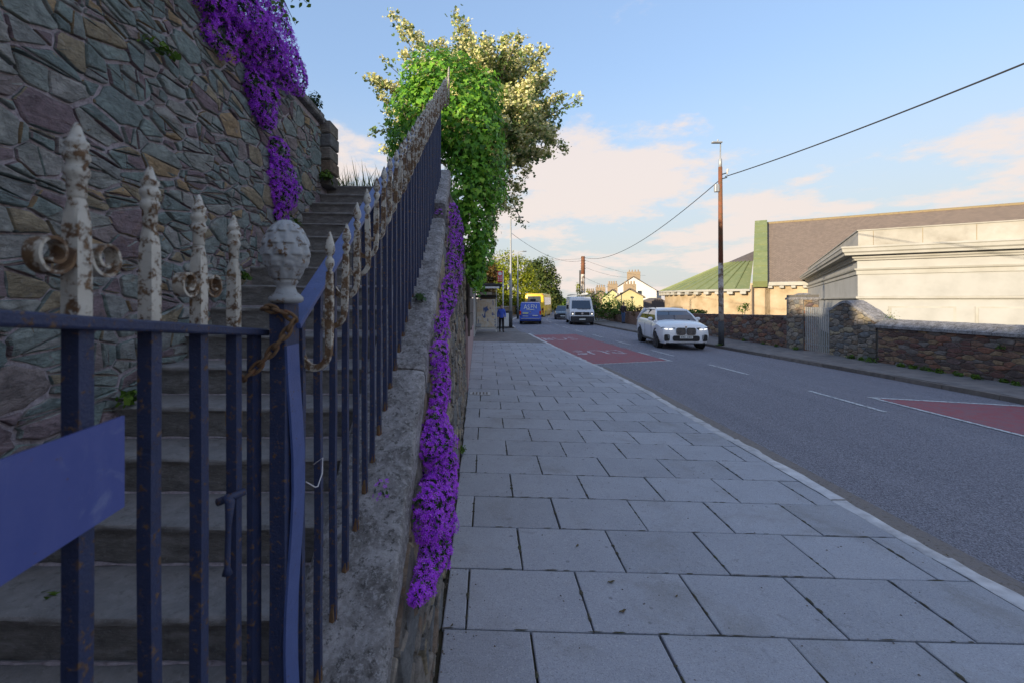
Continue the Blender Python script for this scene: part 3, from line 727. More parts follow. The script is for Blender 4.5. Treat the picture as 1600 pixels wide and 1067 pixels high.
MB().box((cope_x(1.1)-.16, 1.16, .22), (.32, .05, .60)).build('wall_end', 'mortar_dark', pw)
lay_stones(pw, [(1.1, -.03), (D1w, -.03), (D1w, 3.3), (5.7, 3.3), (1.1, .44)], pf, 'rubble_grey', .045, .13, 1.6, .020, .030, 8, maxparts=300, tries=6500, split=.6, sharp=30, key=lambda c: c[0])
# coping stones: rough, slightly hollowed
cuts = [1.10, 2.62, 3.6, 4.74]; lifts = [0, .004, -.004]
def coping(a, b, lift, tail=False):
    m = MB(); nu, W = max(18, int((b-a)*26)), .27
    sec = [(-.01, -.21), (.002, -.17), (.008, -.10), (.007, -.040), (.000, -.012), (-.016, -.001), (-.06, .004), (-.11, .004), (-.17, .002), (-.23, .0), (-.29, -.004), (-.328, -.02), (-.334, -.21)]
    rings = []
    for i in range(nu+1):
        D = a+.006+(b-a-.012)*i/nu; e = .012 if i in (0, nu) else 0; r = []
        for k, (u, v) in enumerate(sec):
            q = .008*nf(D*6, k*.5, lift*90)+.007*nf(D*17, k*.9, 3)+.006*nf(D*45, k*1.7, 7)
            r.append((cope_x(D)+u+q*.9-(e if k < 4 else 0)*.3, D-v*.35, cope_z(D)+v+q-e*.5+lift))
        rings.append(r)
    m.ring(rings); fix_normals(m.build('coping_stone', 'coping', pw, ang=60))
for i in range(3): coping(cuts[i], cuts[i+1], lifts[i])
coping(4.86, 6.05, .10)
# ------------------------------------------------------------------ the railing on the parapet
rl = thing('iron_railing', 'blue iron railing with rusty white hooked spear heads climbing along the stone parapet', 'railing', (-.42, 1.0, .55))
def rail_z(D): return 1.155+.6*D
SQ = [(-1, -1), (1, -1), (1, 1), (-1, 1)]
def sq_bar(D, mat, parent, x, z0, z1, h=.009, name='bar', tw=0):
    m = MB(); n = 5; pts = [(x+tw*sin(i*2.1+D*30), D+tw*cos(i*1.7+D*20), z0+(z1-z0)*i/n) for i in range(n+1)]
    rings = [[(p[0]+sx*h, p[1]+sy*h, p[2]) for sx, sy in SQ] for p in pts]; return m.ring(rings).build(name, mat, parent)
# top rail: flat bar lying along the slope
m = MB(); rings = []
for i in range(31):
    D = 1.165+(5.82-1.165)*i/30; x = rail_x(D); z = rail_z(D)+.002*nf(D*3, 1, 1); b = .004
    w_, h_ = .0265, .007
    rings.append([(x+u, D, z+v) for u, v in ((-w_, -h_), (w_, -h_), (w_, h_-.002), (w_-.003, h_), (-w_+.003, h_), (-w_, h_-.002))])
fix_normals(m.ring(rings).build('top_rail', 'blue_iron_clean', rl))
# one hook: from under the rail down, round and up outside it, ending in a turned spear head
def hook_meshes():
    pts = []; r = .0335
    pts += [(0, 0, -.008), (0, 0, -.035), (0, 0, -.06)]
    for i in range(1, 12): a = pi+pi*i/12; pts.append((r+r*cos(a), 0, -.075+r*1.15*sin(a)*1.0))
    for z in (-.06, -.02, .03, .075): pts.append((2*r, 0, z))
    h = MB().tube(pts, [.0062]*3+[.0066]*11+[.0075, .0080, .0080, .0066], up=(0, 1, 0), prof=[(-1, -1), (1, -1), (1, 1), (-1, 1)])
    k = [(.0060, .070), (.0058, .078), (.0066, .081), (.0098, .087), (.0106, .093), (.0090, .099), (.0062, .103), (.0060, .106), (.0100, .111), (.0118, .118), (.0112, .125), (.0080, .136), (.0042, .147), (.0010, .155)]
    f = MB().lathe(k, (2*r, 0, 0), 12)
    return h, f
hk, fi = hook_meshes()
h0 = f0 = b0 = None; D = 1.235; i = 0; ri = random.Random(3)
while D < 5.80:
    x, z = rail_x(D), rail_z(D); rz = ri.uniform(-.10, .10); tl = ri.uniform(-.025, .025)
    if h0 is None: h0 = hk.build('hook', 'white_iron', rl, local=True, ang=50); f0 = fi.build('finial', 'white_iron_clean', h0, local=True, smooth=True); h, f = h0, f0
    else: h = inst(h0, 'hook', rl); f = inst(f0, 'finial', h)
    h.location = (x-rl.location.x, D-rl.location.y, z-rl.location.z+ri.uniform(-.004, .004)); h.rotation_euler = (tl, ri.uniform(-.03, .03), rz)
    h.scale = (GS, GS, GS*(1.18 if i == 0 else 1))
    sq_bar(D-.008, 'blue_iron', rl, x, cope_z(D-.008)-.012, z-.008, .0102, tw=.0014); D += .139; i += 1
# the last standards turn out over the pavement
for k in range(3):
    D = 5.83; h = inst(h0, 'hook', rl); f = inst(f0, 'finial', h); h.location = (rail_x(D)+.012-rl.location.x, D+.03*k-rl.location.y, rail_z(D)+.05*k-.02-rl.location.z); h.rotation_euler = (0, 0, .25); h.scale = (1.25, 1.25, 1.7)
# rusty feet where the bars enter the stone
for k in range(16):
    D = 1.235+.139*k-.008; MB().tube([(rail_x(D), D, cope_z(D)-.01), (rail_x(D), D, cope_z(D)+.03+.012*(k % 3))], [.0155, .0114], 6).build('bar_foot', 'rust', rl)
# ------------------------------------------------------------------ gate post with its pineapple
PX, PY, PT = -.5015, 1.127, 1.912
gp = thing('gate_post', 'square blue iron gate post topped by a silver grey pineapple finial', 'gate post', (PX, PY, 0))
m = MB(); rings = []
for i in range(15):
    z = -.05+(PT+.05)*i/14; k = .0012*sin(z*5.2)+.0010*sin(z*11+1)
    rings.append([(PX-.0095+sx*.0195+k, PY+.012+sy*.040, z) for sx, sy in ((-1, -1), (.9, -1), (1, -.93), (1, 1), (-1, 1))])
fix_normals(m.ring(rings).build('post_shaft', 'blue_iron', gp))
m = MB(); rings = []
for i in range(12):
    z = .78+1.03*i/11; k = .004*sin(z*5.2)+.005*sin(z*9+1)
    rings.append([(PX+.0112+k*.5+u, PY+.014+v+k*1.8, z) for u, v in ((0, -.035), (.006, -.035), (.006, .035), (0, .035))])
fix_normals(m.ring(rings).build('edge_strip', 'blue_iron_clean', gp))
base = [(.020, 0), (.030, .002), (.0345, .006), (.0345, .013), (.030, .018), (.0225, .024), (.0190, .033), (.0200, .040), (.0235, .044), (.0245, .047), (.0225, .050), (.0254, .054)]
MB().lathe([(r*GS, z*GS) for r, z in base], (PX, PY, PT), 28).build('finial_base', 'silver_iron', gp, smooth=True)
pr = []
for i in range(70):
    t = i/69; r = .0475*(sqrt(max(0, 1-((t-.44)/.56)**2)) if t > .44 else .55+.45*sin(pi/2*t/.44)); pr.append((max(.0015, r), .052+.126*t))
def pine(a, z, r):
    # pointed scales in staggered rows, each lapping over the one above it
    t = (z/GS-.052)/.126*5.2; row = int(t); fr = t-row; q = abs(cos((9*a+row*pi)/2)); tip_ = max(0, q-.62*fr)
    return r*(.95+.105*min(1, tip_*1.4)*(1-.35*fr))+.0018*nf(cos(a)*5, sin(a)*5, z*110)
MB().lathe([(r*GS, z*GS) for r, z in pr], (PX, PY, PT), 108, fn=pine).build('pineapple', 'silver_iron', gp, smooth=True)
# ------------------------------------------------------------------ the gate
def gx(D): return -.472-.085*D
def gz(D): return 1.8917-.092*(D-.579)
gt = thing('iron_gate', 'blue iron gate with rusty scrolled white spear heads chained shut', 'gate', (-.42, .3, 0))
m = MB(); rings = []
for i in range(25):
    D = -.40+(1.127+.40)*i/24; x, z = gx(D), gz(D)+.0015*nf(D*9, 2, 2); rings.append([(x+u*GS, D, z+v*GS) for u, v in ((-.019, -.0075), (.019, -.0075), (.0205, -.005), (.0205, .004), (.017, .0065), (-.017, .0065), (-.0195, .004))])
fix_normals(m.ring(rings).build('top_rail', 'blue_iron', gt))
def frusta(x, y, z, spec, mat, name, parent, n=4, rot=0):
    return MB().lathe(spec, (x, y, z), n).build(name, mat, parent)
def gate_head(D, scroll, parent):
    x, z = gx(D), gz(D)+.007
    # square shaft that narrows into a turned, ringed tip
    h = .0108; m = MB(); rings = []
    for zz, k, rr in ((0, 1, 0), (.05, 1.0, 0), (.10, .93, 0), (.118, .86, .5), (.128, .80, 1)):
        r = []
        for j in range(16):
            a = pi/4+2*pi*j/16; c, s_ = cos(a), sin(a); q = h*k/max(abs(c), abs(s_)); q = q*(1-rr)+h*k*1.02*rr; r.append((x+q*c, D+q*s_, z+zz*GS))
        rings.append(r)
    o = m.ring(rings).build('spear_head', 'white_iron_clean', parent, ang=45)
    tip = [(.0075, .127), (.0086, .130), (.0088, .148), (.0100, .150), (.0116, .153), (.0116, .158), (.0098, .161), (.0092, .164), (.0100, .167), (.0120, .170), (.0120, .175), (.0098, .178), (.0092, .181), (.0108, .184), (.0108, .188), (.0082, .190), (.0062, .196), (.0040, .204), (.0014, .209)]
    MB().lathe([(r*GS, zz*GS) for r, zz in tip], (x, D, z), 16).build('tip', 'white_iron_clean', o, smooth=True)
    if scroll:
        for sgn in (-1, 1):
            pts = []; R0 = .0248
            pts.append((D+sgn*.005, z+.097))
            for i in range(30):
                a = -pi/2+sgn*0+i/29*2*pi*1.28; rr = R0*(1-.62*i/29); c0 = (.0372, .078)
                pts.append((D+sgn*(c0[0]+rr*cos(a+pi*-.35)), z+c0[1]+rr*sin(a+pi*-.35)*1.05))
            m = MB(); rings = []
            for i, (dd, zz) in enumerate(pts):
                a = pts[max(0, i-1)]; b = pts[min(len(pts)-1, i+1)]; t = Vector((b[0]-a[0], b[1]-a[1])); t.normalize(); nx_, ny_ = -t.y*.0021, t.x*.0021; w = .0100
                rings.append([(x+u*w, dd+v*nx_, zz+v*ny_) for u, v in ((-1, -1), (1, -1), (1, 1), (-1, 1))])
            fix_normals(m.ring(rings).build('scroll', 'white_iron', o, ang=40))
    return o
for k, D in enumerate([.991, .852, .712, .572, .433, .294, .155, .015, -.124, -.263]):
    gate_head(D, k % 2 == 1, gt); sq_bar(D, 'blue_iron', gt, gx(D), .14, gz(D)-.007, .0112, tw=.0012)
MB().box((gx(1.095), 1.095, 1.0), (.014, .042, 1.70)).build('stile', 'blue_iron', gt)
MB().box((gx(-.38), -.383, 1.0), (.014, .042, 1.76)).build('stile', 'blue_iron', gt)
m = MB(); rings = []
for i in range(9):
    D = -.40+1.52*i/8; rings.append([(gx(D)+u*.022, D, .14+v*.008) for u, v in SQ])
fix_normals(m.ring(rings).build('bottom_rail', 'blue_iron', gt))
# blank blue plate screwed across the bars
m = MB(); rings = []
for i in range(17):
    D = -.33+(.631+.33)*i/16; x = gx(D)+.0148+.002*sin(D*5); z0_, z1_ = 1.632, 1.7595-.005*max(0, .2-D); rings.append([(x, D, z0_), (x+.0035, D, z0_), (x+.0035, D, z1_), (x, D, z1_)])
tag(fix_normals(m.ring(rings).build('sign_plate', 'blue_plate', gt)), 'blank blue painted plate fixed across the gate bars')
# drop latch on the bar next to the stile
lx = gx(.944)
m = MB().tube([(lx+.005, .944, 1.510), (lx+.017, .939, 1.501), (lx+.014, .938, 1.448), (lx+.012, .938, 1.365), (lx+.012, .938, 1.351)], [.0083, .010, .0057, .0059, .0104], 9)
m.build('latch_handle', 'blue_iron', gt, smooth=True)
MB().tube([(lx-.012, .944, 1.498), (gx(.991)+.019, .998, 1.498)], .0083, 8).build('latch_pivot', 'blue_iron', gt, smooth=True)
# ------------------------------------------------------------------ chain and padlock
ch = thing('rusty_chain', 'rusty iron chain looped round the gate post and the gate', 'chain', (-.53, 1.085, 1.78))
path = [Vector(p) for p in ((PX-0.0401, 1.1269, 1.8905), (PX-0.0425, 1.0915, 1.9023), (PX-0.0118, 1.0832, 1.8999), (PX+0.0189, 1.0821, 1.8893), (PX+0.0366, 1.0915, 1.8728), (PX+0.0236, 1.0773, 1.8433), (PX+0.0024, 1.0679, 1.8138), (PX-0.0189, 1.0620, 1.7843), (PX-0.0401, 1.0561, 1.7607), (PX-0.0566, 1.0502, 1.7454), (PX-0.0708, 1.0443, 1.7336), (PX-0.0755, 1.0266, 1.7666), (PX-0.0684, 1.0207, 1.8079), (PX-0.0885, 1.0325, 1.7784), (PX-0.0850, 1.0443, 1.7406), (PX-0.0826, 1.0408, 1.7170))]
# walk the path link by link
seg = [0.]
for a, b in zip(path[:-1], path[1:]): seg.append(seg[-1]+(b-a).length)
def at(s):
    for i in range(len(seg)-1):
        if s <= seg[i+1]: return path[i].lerp(path[i+1], (s-seg[i])/max(1e-6, seg[i+1]-seg[i]))
    return path[-1]
s_ = 0; li = 0
while s_ < seg[-1]-.01:
    a, b = at(s_), at(min(seg[-1], s_+.0254)); t = (b-a); L = t.length/2+.0065
    if t.length < 1e-4: break
    t.normalize(); n1 = t.cross(Vector((.3, .9, .2))).normalized(); n2 = t.cross(n1); u = n1 if li % 2 == 0 else (n2*.9+n1*.3).normalized(); c = (a+b)/2; pts = []
    for i in range(16):
        an = 2*pi*i/16; pts.append(c+t*(L*cos(an)*(1.0))+u*(.0092*sin(an)))
    m = MB(); rings = []
    for i in range(16):
        p = pts[i]; q = (pts[(i+1) % 16]-pts[i-1]).normalized(); e1 = (p-c).normalized(); e1 = (e1-q*e1.dot(q)).normalized(); e2 = q.cross(e1); rings.append([p+e1*.0042*cos(2*pi*j/7)+e2*.0042*sin(2*pi*j/7) for j in range(7)])
    k = 7; rings.append(rings[0]); fix_normals(m.ring(rings, cap0=False, cap1=False).build('link', 'rust', ch, smooth=True)); s_ += .0254; li += 1
qx, qy, qz = PX-.083, 1.041, 1.684
pl = thing('padlock', 'small tarnished brass padlock hanging from the rusty chain', 'padlock', (qx, qy, qz))
MB().box((qx, qy, qz-.035), (.036, .016, .043), bev=.005).build('lock_body', 'brass', pl)
MB().tube([(qx+.012*cos(a), qy, qz-.014+.036*max(0, sin(a))) for a in [pi*i/10 for i in range(11)]], .0032, 8).build('shackle', 'rust', pl, smooth=True)
wx_ = rail_x(1.3)
tag(MB().tube([(wx_+.02, 1.22, 1.43), (wx_+.026, 1.27, 1.395), (wx_+.022, 1.30, 1.385), (wx_+.022, 1.335, 1.41), (wx_+.018, 1.35, 1.45), (wx_-.01, 1.35, 1.43)], .0017, 6).build('tie_wire', 'kerb', None, smooth=True), 'twist of thin grey wire tied round the lower railing bars', 'wire')
# ------------------------------------------------------------------ unseen wall added behind the viewer, along the pavement, to darken the gate
bw_ = thing('shade_wall', 'tall unseen wall added behind the viewer to shade the gate, running on from its hinge', 'wall', (-.6, -6, 0))
m = MB(); m.grid(lambda a, b: (-.50+.02*nf(a*40, b*9, 3), -.46-14*a, -.1+3.7*b), 60, 16); fix_normals(m.build('wall_face', 'rubble_grey', bw_))
MB().box((-.78, -7.46, 1.75), (.5, 14, 3.7)).build('wall_core', 'mortar_dark', bw_); MB().box((-.76, -7.46, 3.66), (.64, 14.05, .10), bev=.02).build('wall_cap', 'coping', bw_)
hp = thing('hinge_post', 'square blue iron post that carries the gate hinges', 'gate post', (-.44, -.43, 0)); MB().box((-.44, -.43, .98), (.05, .05, 1.96)).build('post_shaft', 'blue_iron', hp)
for z in (.35, 1.75): MB().tube([(-.44, -.43, z), (-.44, -.40, z)], .014, 8).build('hinge', 'rust', hp)
# ------------------------------------------------------------------ purple flowers, ivy, blossom tree, weeds
def cascade(name, label, pts, nrm, r, group=None, leafn=.7, petal=.0125, loc=None, base=.05):
    """a hanging cushion of bell flowers: pts are (point, radius, weight); blossoms stand on a lumpy surface"""
    loc = loc or tuple(pts[0][0]); t = thing(name, label, 'flowers', loc, 0, group)
    Pn, Nn, Lp, Ln = [], [], [], []
    nrm = np.array(nrm, float)
    for (c, rad, cnt) in pts:
        c = np.array(c, float)
        d = randunit(cnt*2); d = d[d@nrm > -.25][:cnt]
        lump = 1+.22*np.array([mnoise.noise(Vector(tuple(x*2.3+c*7))) for x in d])
        q = np.array(rad)*d*lump[:, None]
        Pn.append(c+q); n = d/np.array(rad); n /= np.linalg.norm(n, axis=1)[:, None]; Nn.append(n+nrm*.3+np.array([0, 0, .35]))
        k = int(cnt*leafn); d = randunit(k*2); d = d[d@nrm > -.35][:k]; Lp.append(c+np.array(rad)*d*np.random.uniform(.72, .98, (len(d), 1))); Ln.append(d)
    Pn = np.concatenate(Pn); Nn = np.concatenate(Nn); Lp = np.concatenate(Lp); Ln = np.concatenate(Ln)
    stuff(cloud('blossoms', 'petal', t, *FLOWER, Pn, frames(Nn, None, 1, .45), petal*np.random.uniform(.75, 1.25, len(Pn))))
    stuff(cloud('foliage', 'herb_leaf', t, *LEAF, Lp, frames(Ln, (0, 0, -1), .8, .5), petal*2.2*np.random.uniform(.6, 1.2, len(Lp))))
    return t
def edge_pts(lst):
    return [((x, D, z), rad, n) for x, D, z, rad, n in lst]
# on the parapet: the big cushion by the pavement, then the trailing band above it
L = []
def pp(px, py, out, D=None):
    """point on the outer face seen at picture point px, py, 'out' metres proud of it"""
    D = 2.0
    for _ in range(12): D = ((wall_x(D)+cope_x(D))/2+out)/((px-CX)/F)
    return P(px, py, D)
for px, py, rx, ry, n in ((660, 905, 24, 26, 60), (672, 860, 34, 32, 110), (678, 815, 36, 36, 150), (676, 770, 38, 38, 170), (680, 725, 34, 36, 150), (678, 690, 34, 30, 120), (690, 745, 24, 40, 110), (667, 800, 28, 42, 120), (680, 660, 22, 22, 60), (650, 925, 14, 14, 26)):
    p = pp(px, py, .035); k = p.y/F; L.append((p, (rx*k*.95, rx*k*1.5, ry*k), int(n*3.3)))
cascade('bellflower_cushion', 'large cushion of purple bellflowers bulging over the pavement low on the parapet', L, (.8, -.5, 0), .1, petal=.0118)
L = []
for px, py, rx, ry, n in ((684, 630, 16, 26, 70), (688, 590, 17, 28, 80), (686, 555, 16, 24, 60), (692, 610, 13, 26, 50), (690, 520, 14, 18, 24), (688, 500, 12, 14, 14)):
    p = pp(px, py, .03); k = p.y/F; L.append((p, (rx*k*.9, rx*k*2.2, ry*k), int(n*2.9)))
cascade('bellflower_cushion', 'trailing patch of purple bellflowers on the parapet face between two larger ones', L, (.8, -.5, 0), .1, petal=.0122)
L = []
for px, py, rx, ry, n in ((700, 460, 16, 26, 70), (706, 425, 17, 28, 90), (709, 390, 16, 28, 90), (711, 360, 14, 24, 70), (708, 335, 10, 16, 40), (696, 480, 12, 18, 40), (692, 500, 9, 12, 16)):
    p = pp(px, py, .02); k = p.y/F; L.append((p, (rx*k*.9, rx*k*2.2, ry*k), int(n*2.9)))
cascade('bellflower_cushion', 'long trail of purple bellflowers hanging below the ivy at the parapet top', L, (.8, -.5, 0), .1, petal=.0145)
for (D, dxx, n, lab) in ((1.9, -.10, 14, 'tiny tuft of lilac bellflowers growing at a railing bar on the coping'), (4.78, -.06, 34, 'small tuft of purple bellflowers in the gap of the coping')):
    c = (cope_x(D)+dxx, D, cope_z(D)+.03); cascade('bellflower_tuft', lab, [(c, (.04, .05, .04), n)], (0, -.3, 1), .05, petal=.0105)
# on the tall wall
def wp(px, py, out=.06):
    D = 3.0
    for _ in range(12): D = (lwx(D)+out)/((px-CX)/F)
    return P(px, py, D)
L = []
for px, py, rx, ry, n in ((330, -10, 40, 34, 130), (370, 20, 60, 44, 260), (400, 62, 56, 48, 300), (425, 95, 44, 40, 220), (455, 112, 30, 34, 130), (385, -10, 50, 34, 190), (420, 30, 40, 50, 200), (408, 140, 28, 28, 110), (412, 168, 22, 26, 80), (416, 190, 14, 14, 34), (440, 70, 30, 40, 130), (468, 120, 14, 22, 44), (350, 60, 30, 30, 70)):
    p = wp(px, py); k = p.y/F; L.append((p, (rx*k*.6, rx*k*1.5, ry*k), int(n*3.0)))
cascade('bellflower_cascade', 'great cascade of purple bellflowers pouring over the top of the tall rubble wall', L, (.75, -.6, 0), .2, petal=.0175)
L = []
for px, py, rx, ry, n in ((436, 240, 20, 24, 70), (440, 275, 25, 28, 110), (442, 305, 24, 24, 90), (440, 335, 14, 14, 34), (463, 292, 10, 8, 14)):
    p = wp(px, py, .04); k = p.y/F; L.append((p, (rx*k*.6, rx*k*1.5, ry*k), int(n*3.0)))
cascade('bellflower_cascade', 'smaller clump of purple bellflowers rooted halfway down the tall rubble wall', L, (.75, -.6, 0), .2, petal=.0175)
p = wp(322, 62, .02); cascade('bellflower_tuft', 'lone sprig of purple bellflowers beside the great cascade', [(p, (.04, .05, .03), 14)], (.8, -.5, 0), .05, petal=.015)
def clump(name, label, cat, c, rad, n, size, mat, tmpl=LEAF, group=None, up=(0, 0, 1), nrm=None, stem=True):
    t = thing(name, label, cat, tuple(c), 0, group); d = randunit(n*2); d = d[d[:, 2] > -.15][:n] if nrm is None else d[d@np.array(nrm) > -.1][:n]
    p = np.array(c)+np.array(rad)*d*np.random.uniform(.3, 1, (len(d), 1))
    stuff(cloud('foliage', mat, t, *tmpl, p, frames(d+np.array([0, 0, .5]), up, .8, .4), size*np.random.uniform(.6, 1.3, len(d))))
    if stem:
        m = MB()
        for i in range(min(14, len(p))): m.tube([tuple(Vector(c)-Vector((0, 0, .0))), tuple((Vector(p[i])+Vector(c))/2+Vector((0, 0, rad[2]*.1))), tuple(p[i])], [size*.06, size*.045, size*.02], 4)
        m.build('stems', 'herb_leaf', t)
    return t
clump('wall_shrub', 'dark small-leaved shrub rooted near the end of the wall top', 'shrub', wp(492, 165, .05), (.10, .14, .16), 260, .034, 'herb_leaf')
clump('wall_shrub', 'leafy green plant growing where the wall end meets the top step', 'plant', (lwx(5.6)+.10, 5.55, 3.43), (.09, .12, .10), 130, .05, 'tree_mid')
clump('wall_sprig', 'thin green sprig growing from a joint high in the tall wall', 'plant', wp(248, 80, .05), (.05, .16, .06), 26, .045, 'tree_mid', LEAF2)
for px, py, lab in ((385, 437, 'green tuft growing beside the step behind the gate scroll'), (470, 352, 'grassy tuft on a step below the smaller flower clump'), (182, 628, 'fresh green weed in the corner of the wall and a step')):
    D = interp(py, [300, 350, 440, 630], [5.5, 4.7, 3.6, 2.42]); c = Vector((lwx(D)+.07, D, CH-(py-CY)/F*D)); clump('step_weed', lab, 'weed', c, (.06, .06, .07), 34, .05, 'tree_mid', group=None)
clump('step_weed', 'weed with reddish stems sprawling on the lowest step behind the plate', 'weed', (-1.62, 1.66, .75), (.16, .07, .09), 60, .06, 'tree_mid', IVY)
clump('step_weed', 'fallen red leaves and stems lying on the lowest step', 'weed', (-1.50, 1.66, .69), (.18, .07, .03), 24, .045, 'red_leaf', IVY)
clump('litter', 'heap of brown twigs and dead leaves on a step behind the plate', 'litter', (-1.62, 2.0, .85), (.14, .06, .02), 24, .05, 'dead_leaf', LEAF)
clump('coping_weed', 'small green weed at the foot of a railing bar on the coping', 'weed', (rail_x(3.25)+.05, 3.25, cope_z(3.25)+.02), (.05, .07, .05), 30, .045, 'herb_leaf')
clump('coping_weed', 'little reddish weed growing between the tied railing bars', 'weed', (rail_x(1.2)+.03, 1.2, cope_z(1.2)+.04), (.03, .03, .05), 26, .022, 'tree_mid')
clump('wall_foot_weed', 'small weed growing where the parapet wall meets the flags', 'weed', (wall_x(5.6)+.05, 5.6, .05), (.06, .09, .07), 50, .04, 'tree_mid')
# branch that hangs into view over the wall
t = thing('overhanging_branch', 'leafy twig hanging over the wall top against the sky', 'branch', wp(430, -30, .3))
p0 = P(415, -40, 3.6); tips = [P(480, 6, 3.7), P(462, 40, 3.65), P(440, 12, 3.6), P(470, -10, 3.7)]; m = MB(); lp = []
for q in tips:
    m.tube([p0, p0.lerp(q, .5)+Vector((0, 0, .05)), q], [.006, .004, .002], 5)
    for i in range(13): a = p0.lerp(q, .35+.65*i/12); lp.append(a+Vector(np.random.normal(0, .022, 3)))
m.build('twig', 'bark', t); lp = np.array([tuple(x) for x in lp]); cloud('leaves', 'tree_mid', t, *LEAF2, lp, frames(randunit(len(lp))+np.array([0, -.6, .2]), (0, 0, -1), .7, .4), .048*np.random.uniform(.7, 1.2, len(lp)))
# grass at the head of the stairs
t = thing('grass_tuft', 'tall grass standing against the sky at the head of the stairs', 'grass', (-1.5, 6.8, 3.4)); N = 1500
gx_ = np.random.uniform(-2.6, -.75, N); gy_ = np.random.uniform(6.1, 7.6, N); gp_ = np.stack([gx_, gy_, np.full(N, 3.37)], 1)
BL = ([(-.02, 0, 0), (.02, 0, 0), (.013, .5, .06), (-.013, .5, .06), (0, 1, .22)], [(0, 1, 2, 3), (3, 2, 4)])
up = np.random.normal(0, .28, (N, 3)); up[:, 2] = 1; nn = np.cross(up, randunit(N)); nn /= np.linalg.norm(nn, axis=1)[:, None]; yy = up/np.linalg.norm(up, axis=1)[:, None]; xx = np.cross(yy, nn)
stuff(cloud('blades', 'grass', t, *BL, gp_, np.stack([xx, yy, nn], 2), np.random.uniform(.16, .42, N)*np.where(np.random.rand(N) < .08, 1.6, 1)))
# ------------------------------------------------------------------ ivy column over the wall end
iv = thing('ivy_mass', 'thick column of glossy ivy hanging over the parapet end', 'ivy', (-.45, 7.4, 0))
DI = 7.45
def blob(px, py, rx, ry, rd, D=DI): p = P(px, py, D); k = D/F; return (np.array(p), np.array((rx*k, rd, ry*k)))
ib = [blob(700, 175, 74, 70, .75), blob(655, 195, 50, 62, .6), blob(740, 215, 48, 75, .7), blob(690, 125, 62, 38, .6), blob(640, 235, 34, 44, .5, 7.8), blob(760, 165, 26, 50, .5), blob(742, 295, 46, 60, .6), blob(735, 350, 38, 55, .5), blob(748, 390, 22, 40, .4), blob(765, 260, 26, 60, .5), blob(744, 425, 14, 26, .3), blob(730, 270, 34, 70, .5)]
Pn, Nn = [], []
for c, rad in ib:
    area = rad[0]*rad[2]; n = int(1500*area)+120
    for layer, frac in ((1.0, 1.0), (.8, .6)):
        k = int(n*frac); d = randunit(k*2); d = d[d[:, 1] < .45][:k]
        lump = 1+.20*np.array([mnoise.noise(Vector(tuple(x*2.2+c))) for x in d])+np.random.normal(0, .05, len(d))
        Pn.append(c+rad*d*lump[:, None]*layer); Nn.append(d/rad)
Pn = np.concatenate(Pn); Nn = np.concatenate(Nn); Nn /= np.linalg.norm(Nn, axis=1)[:, None]; Nn[:, 2] += .35
stuff(cloud('leaves', 'ivy_leaf', iv, *IVY, Pn, frames(Nn, (0, 0, -1), .35, .33), .074*np.random.uniform(.5, 1.3, len(Pn))))
m = MB()
for px0, py0, px1, py1 in ((742, 430, 735, 300), (735, 320, 700, 190), (738, 300, 745, 170), (720, 260, 655, 190)): m.tube([P(px0, py0, DI), P((px0+px1)/2+6, (py0+py1)/2, DI+.1), P(px1, py1, DI)], [.05, .06, .03], 7)
m.build('stems', 'bark', iv)
Pn = []
for k in range(26):
    x = random.uniform(728, 768); y0 = random.uniform(330, 420); L_ = random.uniform(20, 60)
    for i in range(int(L_/4)): Pn.append(tuple(P(x+random.uniform(-4, 4), y0+i*4.2, DI-.1+random.uniform(-.25, .25))))
Pn = np.array(Pn); stuff(cloud('trailing_leaves', 'ivy_leaf', iv, *IVY, Pn, frames(np.tile((.2, -1, .2), (len(Pn), 1)), (0, 0, -1), .4, .4), .065*np.random.uniform(.6, 1.2, len(Pn))))
# ------------------------------------------------------------------ hawthorn in bloom behind the ivy
tr = thing('hawthorn_tree', 'hawthorn tree in creamy blossom spreading behind the ivy', 'tree', (-.9, 9.9, 0))
DT = 9.9
tips = [(612, 22), (632, 40), (570, 125), (585, 128), (590, 205), (600, 175), (628, 85), (650, 60), (708, 16), (728, 40), (735, 60), (765, 75), (790, 60), (812, 58), (830, 75), (852, 78), (845, 105), (862, 120), (905, 155), (880, 150), (870, 185), (885, 238), (868, 222), (850, 200), (838, 250), (815, 300), (800, 265), (818, 352), (790, 330), (768, 388), (780, 300), (600, 95), (580, 210), (615, 245), (600, 240), (640, 270), (800, 100), (815, 140), (835, 165), (820, 190), (790, 130), (775, 100), (800, 220), (840, 140), (760, 70), (610, 200), (620, 140), (780, 240), (850, 245), (825, 275), (770, 340), (645, 110), (590, 150)]
hub = P(735, 300, DT); root = Vector((-.95, DT+.1, 2.6)); m = MB(); m.tube([root, root.lerp(hub, .5)+Vector((.1, 0, .1)), hub, P(745, 210, DT)], [.14, .12, .10, .07], 9)
lp, ln, bp, bn = [], [], [], []
rg_ = np.random.RandomState(4)
